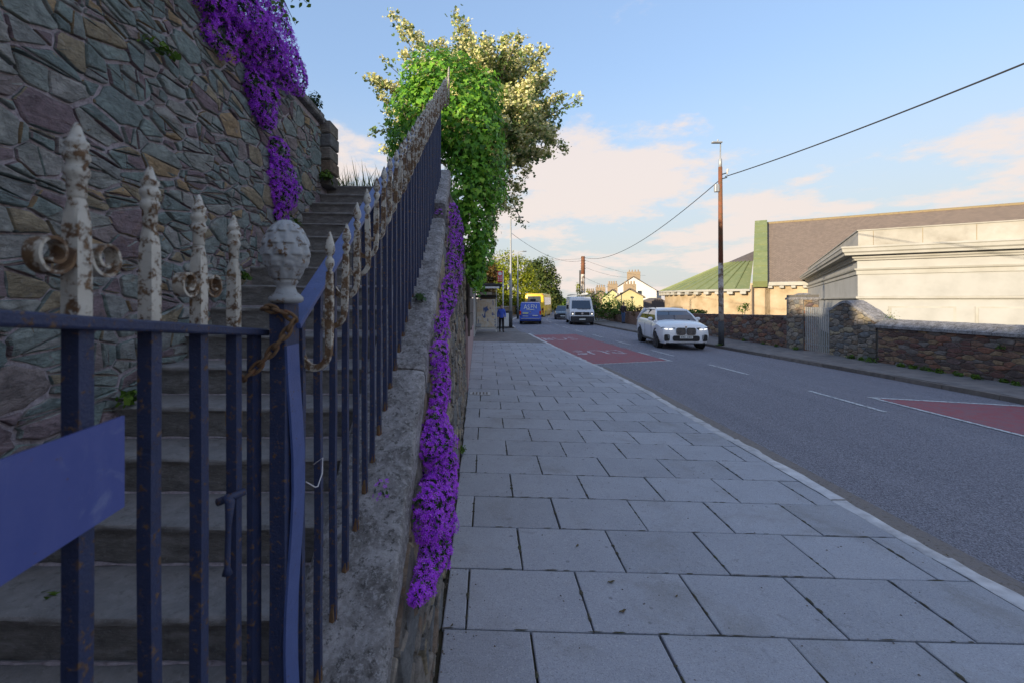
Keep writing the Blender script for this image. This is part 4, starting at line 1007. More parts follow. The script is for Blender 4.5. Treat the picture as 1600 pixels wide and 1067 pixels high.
for k in range(330):
    if k < len(tips): px, py = tips[k]; D = DT+rg_.uniform(-.9, .9); tip = P(px, py, D)
    else:
        d = rg_.normal(0, 1, 3); d /= np.linalg.norm(d); q = rg_.uniform(.35, .93)
        tip = P(742+148*d[0]*q, 185-150*d[2]*q, DT+2.0*d[1]*q)
        if d[2] < -.55 and d[0] < .1: continue
    st_ = P(745+rg_.uniform(-35, 35), 210+rg_.uniform(-50, 70), DT+rg_.uniform(-.3, .3)); mid = st_.lerp(tip, .55)+Vector((0, 0, .12))
    if k % 2 == 0 or k < len(tips): m.tube([st_, mid, tip], [.030, .016, .005], 5)
    L_ = (tip-mid).length; n = int(34+56*min(1, L_))
    for i in range(n):
        f = (i+rg_.rand())/n; a = mid.lerp(tip, -.25+1.25*f); r_ = .16*(1-.55*f)
        q = np.array(a)+rg_.normal(0, r_, 3)*np.array((1, 1, .62)); lp.append(q); ln.append(rg_.normal(0, .5, 3)+np.array([0, 0, 1]))
    for i in range(int(n*1.05)):
        f = rg_.rand(); a = mid.lerp(tip, -.15+1.15*f); r_ = .13*(1-.5*f)
        q = np.array(a)+rg_.normal(0, r_, 3)*np.array((1, 1, .5)); q[2] += .05
        if nf(q[0]*1.6, q[1]*1.6, q[2]*1.6) < -.25: continue
        for _ in range(6): bp.append(q+rg_.normal(0, .034, 3)); bn.append(rg_.normal(0, .6, 3)+np.array([-.2, -.4, .8]))
m.build('limbs', 'bark', tr, smooth=True)
lp = np.array(lp); bp = np.array(bp); SPR = ([(0, 0, 0), (-.5, .3, .1), (-.3, .8, .02), (0, .55, .0), (.3, .8, .02), (.5, .3, .1)], [(0, 3, 2, 1), (0, 5, 4, 3)])
stuff(cloud('leaves', 'haw_leaf', tr, *SPR, lp, frames(np.array(ln), None, 1, .5), .085*np.random.uniform(.6, 1.3, len(lp))))
BLM = ([(-.5, -.5, 0), (.5, -.5, .12), (.5, .5, 0), (-.5, .5, .12)], [(0, 1, 2, 3)])
stuff(cloud('blossom', 'haw_bloom', tr, *BLM, bp, frames(np.array(bn), None, 1, .5), .043*np.random.uniform(.6, 1.3, len(bp))))
# ------------------------------------------------------------------ dead leaves on the flags
for px, py, s_, lab in ((902, 853, .045, 'curled grey green dead leaf on the flags'), (955, 910, .055, 'thin brown leaf lying flat on a flagstone'), (973, 956, .055, 'dark curled leaf lying on a flagstone'), (1057, 932, .03, 'small tan leaf scrap on a flagstone'), (705, 866, .04, 'brown twig scrap beside the wall foot'), (706, 978, .03, 'orange brown scrap in the joint by the wall'), (1480, 868, .03, 'crumb of leaf on the kerb edge')):
    D = 1350/((py-CY)-.027*(px-CX)); X = (px-CX)/F*D; z = pav_z(X); a = random.uniform(0, 6); t = MB()
    t.grid(lambda u, v: (X+s_*((u-.5)*cos(a)*(1-.0)-(v-.5)*.38*sin(a)*sin(pi*min(1, max(.03, u)))), D+s_*((u-.5)*sin(a)+(v-.5)*.38*cos(a)*sin(pi*min(1, max(.03, u)))), z+.004+s_*(.22*abs(v-.5)+.16*(u-.5)**2+.05*sin(u*9))), 7, 4)
    tag(t.build('fallen_leaf', 'dead_leaf', None, smooth=True), lab, 'leaf')
# ------------------------------------------------------------------ materials of the street
M('pink_render', [(.30, .20, .20), (.38, .27, .27)], 3, .9, .4, 60, .006)
M('old_wood', [(.07, .055, .045), (.14, .115, .10)], 8, .9, .6, 40, .01, stretch=(1, 1, .15))
M('white_paint', [(.62, .62, .60), (.72, .72, .70)], 6, .5, var=.05)
M('galv', [(.33, .34, .35), (.45, .46, .47)], 12, .5, .1, 60, .003, metal=.4)
M('pole_grey', [(.30, .31, .31), (.42, .42, .41)], 5, .6, .2, 40, .004)
rustpaint('pole_rust', (.22, .075, .035), .55, 3.2, .8, .4)
rustpaint('pole_peel', (.52, .47, .43), .58, 2.6, .75, .5)
M('pole_base', [(.035, .037, .04), (.06, .06, .065)], 6, .7)
M('black', [(.012, .012, .014)], rough=.5)
M('rubber', [(.016, .016, .018), (.03, .03, .03)], 20, .85)
M('dark_trim', [(.02, .021, .024), (.03, .031, .034)], 20, .55)
M('car_white', [(.82, .82, .83)], rough=.28, coat=.6)
M('van_white', [(.62, .63, .65), (.70, .70, .72)], 3, .4, coat=.2)
M('van_blue', [(.035, .085, .42), (.05, .11, .50)], 2, .35, coat=.3)
M('car_dark', [(.018, .021, .030)], rough=.25, coat=.6)
M('coach_yellow', [(.80, .50, .02), (.85, .56, .03)], 2, .4, coat=.2)
M('chrome', [(.45, .45, .46)], rough=.25, metal=.9)
M('alloy', [(.05, .05, .055), (.09, .09, .10)], 20, .4, metal=.6)
M('red_lens', [(.55, .02, .02)], rough=.2, coat=.5)
M('amber_lens', [(.70, .22, .03)], rough=.2, coat=.5)
M('plate', [(.62, .62, .58)], rough=.5)
M('plate_y', [(.55, .58, .30)], rough=.5)
emit('lamp_on', (1, .93, .80), .7)
glassmat('car_glass', (.018, .030, .055), .06, .9)
glassmat('win_glass', (.03, .04, .05), .08, .8)
M('dull_wire', [(.03, .03, .032)], rough=.7)
M('skin', [(.60, .38, .29)], rough=.6)
M('sweater', [(.05, .10, .50), (.07, .14, .62)], 14, .9)
M('trousers', [(.014, .014, .018)], rough=.9)
M('jeans', [(.05, .09, .18), (.07, .12, .22)], 14, .9)
M('jacket', [(.025, .018, .017), (.05, .03, .028)], 10, .9)
M('hair', [(.03, .02, .012), (.06, .04, .02)], 30, .7)
M('sign_red', [(.55, .03, .045)], rough=.45)
def postermat():
    m, nt, b = _new('poster'); p = pos(nt)
    n = nzt(nt, p, 2.6, 4, .55, 2.2); c = ramp(nt, n, [(.55, .53, .50), (.76, .73, .67), (.68, .54, .36), (.80, .78, .74)])
    c = mix(nt, mrange(nt, nzt(nt, p, 1.7, 3, .5, 1.5, (1.5, 1, .7)), .58, .63), c, (.06, .12, .35))
    lin(nt, c, b.inputs['Base Color']); b.inputs['Roughness'].default_value = .35
postermat()
# ------------------------------------------------------------------ wall that goes on past the ivy
cw = thing('lane_wall', 'stone wall with a pink rendered lower band leading to the bus shelter', 'wall', (-.5, 15, 0))
m = MB(); m.grid(lambda a, b: (wall_x(9.2+15*a)-.03-.05*b+.02*nf(a*30, b*6, 2), 9.2+15*a, -.05+3.3*b), 60, 14); fix_normals(m.build('upper_wall', 'mortar_dark', cw))
m = MB(); n = 16; rings = []
for i in range(n+1):
    D = 9.6+14.2*i/n; x = wall_x(D); rings.append([(x-.02, D, -.05), (x+.035, D, -.05), (x+.032, D, 1.52+.02*nf(D, 0, 3)), (x-.02, D, 1.62)])
fix_normals(m.ring(rings).build('pink_band', 'pink_render', cw))
lay_stones(cw, [(9.2, 1.66), (17, 1.66), (17, 3.2), (9.2, 3.2)], lambda u, v, d: (wall_x(u)-.03-.05*v/3.3+d, u, v), 'rubble_grey', .08, .17, 1.8, .03, .04, 4, tries=1500)
t = thing('timber_board', 'weathered grey timber board fixed proud of the lane wall above the pink band', 'board', (wall_x(11)+.08, 11, 1.5))
for k in range(4): MB().box((wall_x(10.6)+.075+.004*k, 10.9, 1.45+.36*k), (.035, 2.6, .33)).build('plank', 'old_wood', t)
MB().box((wall_x(10.6)+.05, 9.72, 1.95), (.09, .10, 1.6)).build('bracket', 'old_wood', t); MB().box((wall_x(11.5)+.05, 11.9, 1.95), (.06, .10, 1.6)).build('bracket', 'old_wood', t)
# ------------------------------------------------------------------ bus shelter and what stands by it
bs = thing('bus_shelter', 'bus shelter with dark roof, cream fascia and a poster end panel', 'bus shelter', (0, 26, 0))
def px3(x, y, D): return P(x, y, D)
zr = 2.66
MB().box((0, 26.25, zr+.09), (1.72, 4.2, .16), bev=.03).build('roof', 'black', bs)
MB().box((-.02, 24.13, zr-.04), (1.42, .03, .10)).build('fascia', 'white_paint', bs)
for x, y in ((-.66, 24.3), (-.66, 28.1), (.62, 28.1), (-.66, 26.2)): MB().box((x, y, zr/2-.02), (.06, .06, zr+.04)).build('post', 'white_paint', bs)
MB().box((-.02, 28.1, .18), (1.3, .06, .10)).build('bottom_rail', 'white_paint', bs); MB().box((-.02, 28.1, 2.17), (1.3, .07, .16)).build('header', 'black', bs)
tag(MB().box((-.02, 28.08, 1.14), (1.16, .03, 1.74)).build('poster_panel', 'poster', bs), 'blotchy cream and blue poster in the shelter end panel')
MB().box((-.02, 28.1, 2.36), (.75, .03, .16)).build('route_sign', 'white_paint', bs)
MB().box((-.70, 26.2, 1.35), (.02, 3.7, 1.9)).build('back_glass', 'win_glass', bs)
MB().box((-.45, 26.4, .48), (.30, 2.6, .05), bev=.01).build('bench', 'galv', bs)
t = thing('bus_stop_sign', 'red bus stop flag with a white disc on a white pole', 'bus stop sign', (1.05, 29.2, 0))
MB().tube([(1.08, 29.2, -.1), (1.08, 29.2, 3.85)], .035, 10).build('pole', 'white_paint', t, smooth=True)
f_ = MB().box((.88, 29.2, 3.47), (.34, .03, .72), bev=.01).build('flag', 'sign_red', t)
MB().lathe([(.001, 0), (.12, 0), (.12, -.006), (.001, -.006)], (.88, 29.18, 3.66), 20, axis='y').build('disc', 'white_paint', f_)
for i in range(2):
    for j in range(3): MB().box((.80+.15*i, 29.181, 3.43-.10*j), (.10, .006, .035)).build('lettering', 'white_paint', f_)
t = thing('litter_bin', 'pale beige litter bin beside the first lamp post', 'bin', (1.42, 33.3, 0))
MB().box((1.42, 33.3, .50), (.44, .44, 1.0), bev=.04).build('bin_body', 'white_paint', t); MB().box((1.42, 33.3, 1.09), (.46, .46, .18), bev=.05).build('lid', 'black', t)
def lamp_post(name, label, x, D, h, r, side, zb=0, grp=None):
    t = thing(name, label, 'lamp post', (x, D, zb), 0, grp)
    MB().tube([(x, D, zb-.1), (x, D, zb+1.1)], [r*1.25, r*1.2], 12).build('base', 'pole_base', t, smooth=True)
    MB().tube([(x, D, zb+1.1), (x, D, zb+3.4), (x, D, zb+3.5), (x, D, h)], [r*1.02, r*.98, r*.72, r*.5], 12).build('shaft', 'pole_grey', t, smooth=True)
    a = MB().tube([(x, D, h-.02), (x+.25*side, D-.1, h+.10), (x+.55*side, D-.2, h+.10)], [.035, .03, .03], 8).build('arm', 'pole_grey', t, smooth=True)
    MB().box((x+.68*side, D-.24, h+.10), (.55, .24, .09), rz=.35*side, bev=.03).build('lamp_head', 'galv', a); return t
lamp_post('street_lamp', 'tall grey street lamp beside the litter bin', 1.86, 34.4, 8.15, .115, 1)
lamp_post('street_lamp', 'slim grey street lamp in front of the low dark wall, with a small bracket', 3.45, 49.5, 7.2, .10, 1)
# ------------------------------------------------------------------ poles and wires on the far side
UX, UY = 10.52, 20.2
t = thing('utility_pole', 'slender rusty wooden pole with peeling paint and a small lamp on top', 'utility pole', (UX, UY, -.1))
MB().tube([(UX+.03, UY, -.15), (UX+.02, UY, 1.0)], [.125, .120], 12).build('black_base', 'pole_base', t, smooth=True)
MB().tube([(UX+.02, UY, 1.0), (UX, UY, 3.6)], [.115, .105], 12).build('painted_shaft', 'pole_peel', t, smooth=True)
MB().tube([(UX, UY, 3.6), (UX-.02, UY, 7.9)], [.105, .085], 12).build('rusty_shaft', 'pole_rust', t, smooth=True)
a = MB().tube([(UX-.02, UY, 7.85), (UX-.02, UY, 8.25), (UX-.02, UY, 8.3), (UX-.01, UY, 8.95)], [.075, .07, .03, .025], 8).build('lamp_stem', 'galv', t, smooth=True)
MB().box((UX-.2, UY-.05, 8.99), (.46, .18, .07), bev=.025).build('lamp_head', 'galv', a); MB().tube([(UX-.13, UY, 9.0), (UX-.13, UY, 9.14)], .03, 8).build('photocell', 'galv', a)
MB().box((UX-.19, UY-.02, 6.95), (.20, .16, .34), bev=.02).build('junction_box', 'galv', t)
for z in (7.55, 7.35): MB().tube([(UX, UY-.1, z), (UX+.22, UY-.12, z+.06)], .025, 6).build('bracket', 'dull_wire', t)
MB().tube([(UX+.22, UY-.12, 7.55), (UX+.25, UY-.12, 7.78)], [.03, .05], 8).build('insulator', 'kerb', t)
QX, QY = 12.45, 58.
t = thing('utility_pole', 'stout timber utility pole with insulators behind the white van', 'utility pole', (QX, QY, 0))
MB().tube([(QX, QY, -.2), (QX, QY, 7.55)], [.29, .22], 12).build('shaft', 'pole_peel', t, smooth=True); MB().tube([(QX, QY, 5.3), (QX, QY, 7.6)], [.262, .24], 12).build('rusty_sleeve', 'pole_rust', t, smooth=True)
for k in range(5): MB().tube([(QX-.35, QY-.1, 6.0+.35*k), (QX+.35, QY-.1, 6.0+.35*k)], .03, 6).build('crossarm', 'dull_wire', t); MB().tube([(QX-.3, QY-.1, 6.0+.35*k), (QX-.3, QY-.1, 6.14+.35*k)], .05, 6).build('insulator', 'kerb', t)
MB().tube([(QX-.42, QY, .4), (QX-.38, QY, 5.8)], .09, 6).build('cable_riser', 'dull_wire', t)
def wire(a, b, sag, r, label, n=28):
    a, b = Vector(a), Vector(b); pts = [a.lerp(b, i/n)-Vector((0, 0, sag*4*(i/n)*(1-i/n))) for i in range(n+1)]
    tag(MB().tube(pts, r, 6).build('overhead_wire', 'dull_wire'), label, 'wire')
wire((UX+.15, UY-.1, 7.45), (11.6, -16, 7.9), 1.0, .020, 'thick overhead wire running from the slender pole above the white building')
wire((UX-.05, UY+.1, 7.3), (QX, QY, 7.5), 1.35, .020, 'sagging overhead wire between the slender pole and the stout pole')
wire((1.86, 34.4, 7.1), (QX, QY-.1, 7.1), .9, .014, 'overhead wire from the tall street lamp to the stout pole')
wire((-6, 62, 8.3), (QX, QY, 7.3), .5, .013, 'thin high wire running from the trees to the stout pole')
wire((QX, QY, 7.2), (32.5, 92, 7.0), .4, .015, 'upper thin wire from the stout pole to the white gable house')
wire((QX, QY, 6.3), (29.5, 90, 6.6), .5, .015, 'lower thin wire from the stout pole to the white gable house')
wire((QX, QY, 5.0), (18.5, 64, 3.6), .2, .012, 'thin wire from the stout pole down to the yellow gable')
# ------------------------------------------------------------------ the wall along the far footpath
def rwx(D): return 12.55+.6*(min(0, sh(D)-sh(22)) if D > 22 else 0)+(max(0, sh(D)+.0)*.9 if D > 54 else 0)
ZB = -.06
def wall_run(t, D0, D1, z1, th=.42, n=14, mat='mortar_dark'):
    m = MB(); rings = []
    for i in range(n+1):
        D = D0+(D1-D0)*i/n; x = rwx(D); zt = z1(D) if callable(z1) else z1; rings.append([(x+.012, D, ZB-.3), (x+th, D, ZB-.3), (x+th, D, zt), (x+.012, D, zt)])
    return fix_normals(m.ring(rings).build('wall_core', mat, t))
fn = lambda u, v, d: (rwx(u)-d+.012, u, v)
rw = thing('boundary_wall', 'dark red rubble wall with a thick sloping stone coping below the white building', 'wall', (12.7, 10, 0))
wall_run(rw, 4, 14.45, 1.06); lay_stones(rw, [(8.6, ZB), (14.42, ZB), (14.42, 1.05), (8.6, 1.05)], fn, 'red_rubble', .030, .085, 2.5, .014, .022, 31, maxparts=300, tries=6000, key=lambda c: c[0])
D = 4.0
while D < 14.4:
    L = min(rng.uniform(1.1, 1.6), 14.5-D); x = rwx(D); m = MB(); rings = []
    for i in range(7):
        d = D+.008+(L-.016)*i/6; j = .012*nf(d*5, 1, 2); rings.append([(x-.07+j, d, 1.05), (x-.075+j, d, 1.13+j), (x+.10, d, 1.27+j), (x+.36, d, 1.33+j), (x+.48, d, 1.2), (x+.48, d, 1.05)])
    fix_normals(m.ring(rings).build('coping_stone', 'coping', rw, ang=45)); D += L
rs = thing('wall_stub', 'humped rubble wall end of brown stones right of the steel gate', 'wall', (12.7, 15.4, 0))
def hump(D): return 1.50+.38*math.exp(-((D-15.75)/.55)**2)-.28*max(0, (15.0-D)/.6)
wall_run(rs, 14.5, 16.45, hump, .55, 16)
for a, b in ((14.5, 15.2), (15.2, 15.8), (15.8, 16.45)):
    zt = min(hump(a), hump(b)); lay_stones(rs, [(a, ZB), (b, ZB), (b, hump(b)-.02), (a, hump(a)-.02)], fn, 'rubble_grey', .04, .10, 2.0, .016, .03, 33, maxparts=90, tries=900)
m = MB(); rings = []
for i in range(13):
    D = 14.48+2.0*i/12; x = rwx(D); rings.append([(x-.03, D, hump(D)-.04), (x-.01, D, hump(D)+.05+.03*nf(D*6, 2, 2)), (x+.56, D, hump(D)+.06+.03*nf(D*6, 5, 2)), (x+.6, D, hump(D)-.04)])
fix_normals(m.ring(rings).build('rough_cap', 'coping', rs, ang=50))
pr_ = thing('gate_pier', 'square brick and stone pier with a worn pyramid cap left of the steel gate', 'pier', (12.8, 18.25, 0))
MB().box((12.82, 18.25, 1.0), (.62, 1.0, 2.3)).build('pier_core', 'mortar_dark', pr_)
lay_stones(pr_, [(17.78, ZB), (18.72, ZB), (18.72, 1.95), (17.78, 1.95)], lambda u, v, d: (12.51-d, u, v), 'rubble_grey', .05, .10, 1.9, .016, .03, 35, tries=900)
lay_stones(pr_, [(12.53, ZB), (13.1, ZB), (13.1, 1.95), (12.53, 1.95)], lambda u, v, d: (u, 17.75-d, v), 'red_rubble', .045, .07, 2.2, .016, .025, 36, tries=600, name='brick')
MB().ring([[(12.47, 17.7, 1.95), (13.17, 17.7, 1.95), (13.17, 18.8, 1.95), (12.47, 18.8, 1.95)], [(12.47, 17.7, 2.02), (13.17, 17.7, 2.02), (13.17, 18.8, 2.02), (12.47, 18.8, 2.02)], [(12.75, 18.1, 2.22), (12.9, 18.1, 2.22), (12.9, 18.4, 2.22), (12.75, 18.4, 2.22)]]).build('pier_cap', 'coping', pr_)
sg = thing('steel_gate', 'galvanised gate of close vertical bars between the pier and the wall stub', 'gate', (12.55, 17.1, 0))
for k in range(12): D = 16.52+1.2*k/11; MB().box((12.58, D, .83), (.03, .035, 1.66)).build('bar', 'galv', sg)
for z in (.25, 1.35): MB().box((12.61, 17.12, z), (.02, 1.24, .05)).build('rail', 'galv', sg)
rn = thing('boundary_wall', 'dark stained rubble wall without coping behind the slender pole', 'wall', (12.7, 24, 0))
wall_run(rn, 18.75, 33, lambda D: 1.30-.02*(D-18.75)+.015*nf(D*2, 0, 0), .45, 30); lay_stones(rn, [(18.75, ZB), (30, ZB), (30, 1.08), (18.75, 1.28)], fn, 'red_rubble', .05, .13, 2.1, .018, .03, 37, maxparts=300, tries=4000, key=lambda c: c[0])
rh = thing('boundary_wall', 'low brown stone wall under the hedge, behind the man on the footpath', 'wall', (12.3, 44, 0))
wall_run(rh, 33, 56, lambda D: .98+.05*nf(D, 0, 4), .45, 30, 'red_rubble')
WS = [(1160, .12, 0), (1190, .10, 0), (1215, .10, 0), (1245, .16, 1), (1330, .14, 2), (1345, .10, 2), (1362, .24, 3), (1410, .12, 4), (1428, .12, 4), (1447, .14, 4), (1470, .10, 4), (1500, .12, 4), (1530, .12, 4), (1565, .10, 4), (1590, .09, 4)]
WL = ['green weed tuft at the foot of the dark wall without coping', 'green weed patch at the foot of the brick and stone pier', 'low green weed at the foot of the humped wall stub', 'tall bluish green weed where the wall stub meets the coped wall', 'small green weed tuft at the foot of the coped red wall']
for px, s_, k_ in WS:
    D = 12.42*F/(px-CX); clump('footpath_weed', WL[k_], 'weed', (12.42+.06*(px % 3-1), D, ZB+.02), (s_*.7, s_*1.3, s_), int(40+260*s_), .075, 'tree_mid', group='weeds along the far wall foot')
clump('footpath_weed', 'green weed growing at the foot of the slender pole', 'weed', (UX-.12, UY-.1, -.08), (.2, .25, .14), 60, .06, 'tree_mid')
clump('wall_valerian', 'tall flowering weed growing on the coping beside the wall stub', 'weed', (12.75, 14.2, 1.35), (.12, .35, .3), 60, .05, 'grass')
clump('wall_valerian', 'wispy weed growing high in the dark wall at the right', 'weed', (12.5, 10.95, .75), (.06, .14, .12), 40, .05, 'tree_mid')
# hedge and shrubs behind the low wall
def bushes(name, label, cat, blobs, D, mat, n=500, size=.12, depth=.8, trunk=None, parts=('foliage',)):
    p0 = P(blobs[0][0], blobs[0][1], D); t = thing(name, label, cat, (p0.x, D, 0)); Pn, Nn = [], []
    for b in blobs:
        px, py, rx, ry = b[:4]; DD = b[4] if len(b) > 4 else D; k = DD/F; c = np.array(P(px, py, DD)); rad = np.array((rx*k, min(rx*k, depth*rx*k+.3), ry*k)); d = randunit(n)
        lump = 1+.30*np.array([mnoise.noise(Vector(tuple(x*2.6+c))) for x in d])+.16*np.array([mnoise.noise(Vector(tuple(x*6.5+c))) for x in d])
        Pn.append(c+rad*d*lump[:, None]*np.random.uniform(.62, 1.04, (n, 1))); Nn.append(d)
    Pn = np.concatenate(Pn); Nn = np.concatenate(Nn)+np.array([0, 0, .4])
    stuff(cloud('crown' if cat == 'tree' else 'foliage', mat, t, *LEAF, Pn, frames(Nn, None, 1, .55), size*np.random.uniform(.6, 1.4, len(Pn))))
    m = MB(); b = blobs[0]; base = Vector((p0.x, D, -.3)); top = P(b[0], b[1], D)
    if trunk: m.tube([base, base.lerp(top, .5), top], [trunk, trunk*.8, trunk*.4], 8)
    for bb in blobs[:6]:
        q = P(bb[0], bb[1], bb[4] if len(bb) > 4 else D); m.tube([base.lerp(top, .45), base.lerp(q, .75), q], [(trunk or .05)*.5, (trunk or .05)*.35, .02], 6)
    m.build('trunk' if trunk else 'stems', 'bark', t); return t
bushes('hedge', 'tangled green hedge spilling over the low wall behind the white van', 'hedge', [(945, 470, 18, 16), (935, 485, 12, 16), (958, 478, 16, 10), (925, 478, 10, 18), (950, 490, 14, 10)], 43, 'hedge_leaf', 500, .16)
bushes('shrub', 'rounded yellow green shrub over the low wall beside the man', 'shrub', [(978, 478, 14, 10), (986, 484, 10, 8), (968, 484, 10, 8)], 40, 'hedge_leaf', 420, .13)
bushes('shrub', 'ruddy low shrub on the wall end beside the white car', 'shrub', [(1002, 485, 7, 6), (1012, 488, 8, 5), (995, 490, 8, 6)], 37, 'tree_copper', 240, .12)
bushes('shrub', 'low green shrub above the dark wall under the round tower eaves', 'shrub', [(1085, 487, 9, 4), (1078, 489, 8, 4), (1096, 488, 8, 3)], 30, 'hedge_leaf', 200, .11)
bushes('shrub', 'thin weed bush before the corner of the round tower', 'shrub', [(1160, 483, 8, 6), (1165, 478, 4, 6)], 27, 'hedge_leaf', 90, .10)
bushes('ivy_pole', 'yellow green creeper climbing the stout utility pole', 'creeper', [(905, 462, 4, 12, 57.7), (918, 462, 4, 10, 57.7), (903, 450, 3, 8, 57.7)], 57.7, 'tree_bright', 160, .18)
# ------------------------------------------------------------------ trees on the near side down the road
bushes('roadside_tree', 'bright lime green tree behind the street lamps', 'tree', [(790, 418, 26, 26), (812, 424, 22, 26), (775, 432, 18, 24), (800, 450, 36, 26), (822, 450, 22, 26), (782, 470, 26, 22), (812, 476, 24, 16)], 66, 'tree_bright', 1500, .30, trunk=.3)
bushes('roadside_tree', 'copper brown tree over the bus shelter', 'tree', [(760, 440, 13, 26), (768, 425, 10, 18), (764, 460, 14, 18), (755, 455, 10, 24)], 47, 'tree_copper', 800, .24, trunk=.2)
bushes('roadside_tree', 'dark green tree leaning over the yellow coach', 'tree', [(848, 424, 20, 22), (860, 445, 16, 24), (838, 444, 22, 26), (852, 466, 24, 22), (868, 468, 10, 16), (842, 485, 26, 14), (835, 425, 14, 18)], 82, 'tree_dark', 1300, .42, trunk=.4)
bushes('roadside_tree', 'mid green undergrowth tree behind the man in blue', 'tree', [(790, 480, 26, 20), (775, 470, 18, 24), (812, 488, 26, 12), (828, 478, 10, 18)], 68, 'tree_mid', 900, .26, trunk=.15)
bushes('roadside_tree', 'far pale olive tree at the bend of the road', 'tree', [(886, 484, 9, 16), (880, 478, 7, 14), (893, 488, 8, 10), (900, 480, 6, 8)], 125, 'tree_mid', 500, .55, trunk=.3)
lw = thing('low_wall', 'low dark stone wall under the trees beyond the side entrance', 'wall', (1.2, 48, 0))
m = MB(); rings = []
for i in range(20):
    D = 36+44*i/19; x = KL+sh(D)-1.75; rings.append([(x-.4, D, -.2), (x, D, -.2), (x-.03, D, 1.05), (x-.4, D, 1.05)])
fix_normals(m.ring(rings).build('wall_core', 'rubble_grey', lw)); m = MB(); rings = []
for i in range(20):
    D = 36+44*i/19; x = KL+sh(D)-1.75; rings.append([(x-.45, D, 1.05), (x+.04, D, 1.05), (x+.04, D, 1.15), (x-.45, D, 1.15)])
fix_normals(m.ring(rings).build('coping', 'coping', lw))
m = MB(); m.grid(lambda a, b: (-.6+(KL-1.9+sh(36+50*b))*0+(-8+(KL+sh(36+50*b)-2.15+.0+8)*a), 36+50*b, .9+2.2*(1-a)+.3*nf(a*5, b*14, 1)), 8, 20); struct(fix_normals(m.build('wooded_bank', 'soil')))
# ------------------------------------------------------------------ vehicles (nose towards -y, wheels on z = 0)
def ring_of(pts): return [(x, y, z) for x, y, z in pts]
def loft_body(stations):
    m = MB(); rings = []
    for y, half in stations:
        r = [(w, y, z) for w, z in half]+[(-w, y, z) for w, z in reversed(half[:-1] if half[-1][0] == 0 else half)]
        rings.append(r)
    m.ring(rings); return m
def wheel(t, x, y, R, W, side, rim='alloy', front=True):
    w = MB().lathe([(R*.62, -W/2), (R*.9, -W/2), (R*.985, -W*.38), (R, -W*.2), (R, W*.2), (R*.985, W*.38), (R*.9, W/2), (R*.62, W/2)], (x, y, R), 26, axis='x').build('wheel', 'rubber', t, local=True, ang=40)
    s = side; MB().lathe([(.01, 0), (R*.66, 0), (R*.66, -.05*s), (.01, -.05*s)], (x+s*(W/2-.012), y, R), 24, axis='x').build('rim_well', 'black', w, local=True)
    m = MB()
    for k in range(5):
        a = 2*pi*k/5+.3; m.tube([(x+s*(W/2-.002), y, R), (x+s*(W/2+.001), y+R*.62*cos(a), R+R*.62*sin(a))], [R*.13, R*.10], 5)
    m.lathe([(R*.60, 0), (R*.67, 0), (R*.67, .018*s), (R*.60, .018*s)], (x+s*(W/2-.008), y, R), 24, axis='x'); m.build('rim', rim, w, local=True); return w
def arch(t, x, y, R, side, mat='dark_trim'):
    MB().lathe([(.01, 0), (R, 0), (R, .012*side), (.01, .012*side)], (x, y, R*.92), 26, axis='x').build('wheel_arch', mat, t, local=True)
def panel(t, name, mat, pts, off=.006, parent=None):
    """thin panel laid on the body: polygon of points, pushed out along its normal"""
    a = [Vector(p) for p in pts]; n = Vector((0, 0, 0))
    for i in range(len(a)): n += a[i].cross(a[(i+1) % len(a)])
    n.normalize(); m = MB(); m._pr([p-n*.01 for p in a][::-1], n*(.01+off)); o = m.build(name, mat, parent or t, local=True); return fix_normals(o)
def bx(t, name, mat, c, d, bev=0, rz=0, parent=None): return MB().box(c, d, rz=rz, bev=bev).build(name, mat, parent or t, local=True, ang=30 if bev else None)
def rrect(cx, cz, w, h, r, y, n=5, yf=None):
    P_ = []
    for qx, qz, a0 in ((1, 1, 0), (-1, 1, pi/2), (-1, -1, pi), (1, -1, 1.5*pi)):
        for i in range(n+1):
            a = a0+pi/2*i/n; x = cx+qx*(w/2-r)+r*cos(a); z = cz+qz*(h/2-r)+r*sin(a); P_.append((x, y if yf is None else yf(x, z), z))
    return P_
def profile_body(prof, wf, bev=.07):
    """side outline (y, z) with half width by height, edges eased"""
    cy = sum(p[0] for p in prof)/len(prof); cz = sum(p[1] for p in prof)/len(prof); m = MB(); n = len(prof)
    def lay(x, ins): return [((wf(z)-x)*s, y+(cy-y)*ins*.0+max(-ins, min(ins, (cy-y)*.5)), z+max(-ins, min(ins, (cz-z)*.5))) for y, z in prof]
    rings = []
    for s in (1,): rings += [lay(0, bev), lay(bev*.35, bev*.35), lay(bev, 0)]
    s = -1; rings += [lay(bev, 0), lay(bev*.35, bev*.35), lay(0, bev)]
    m.ring(rings); return m
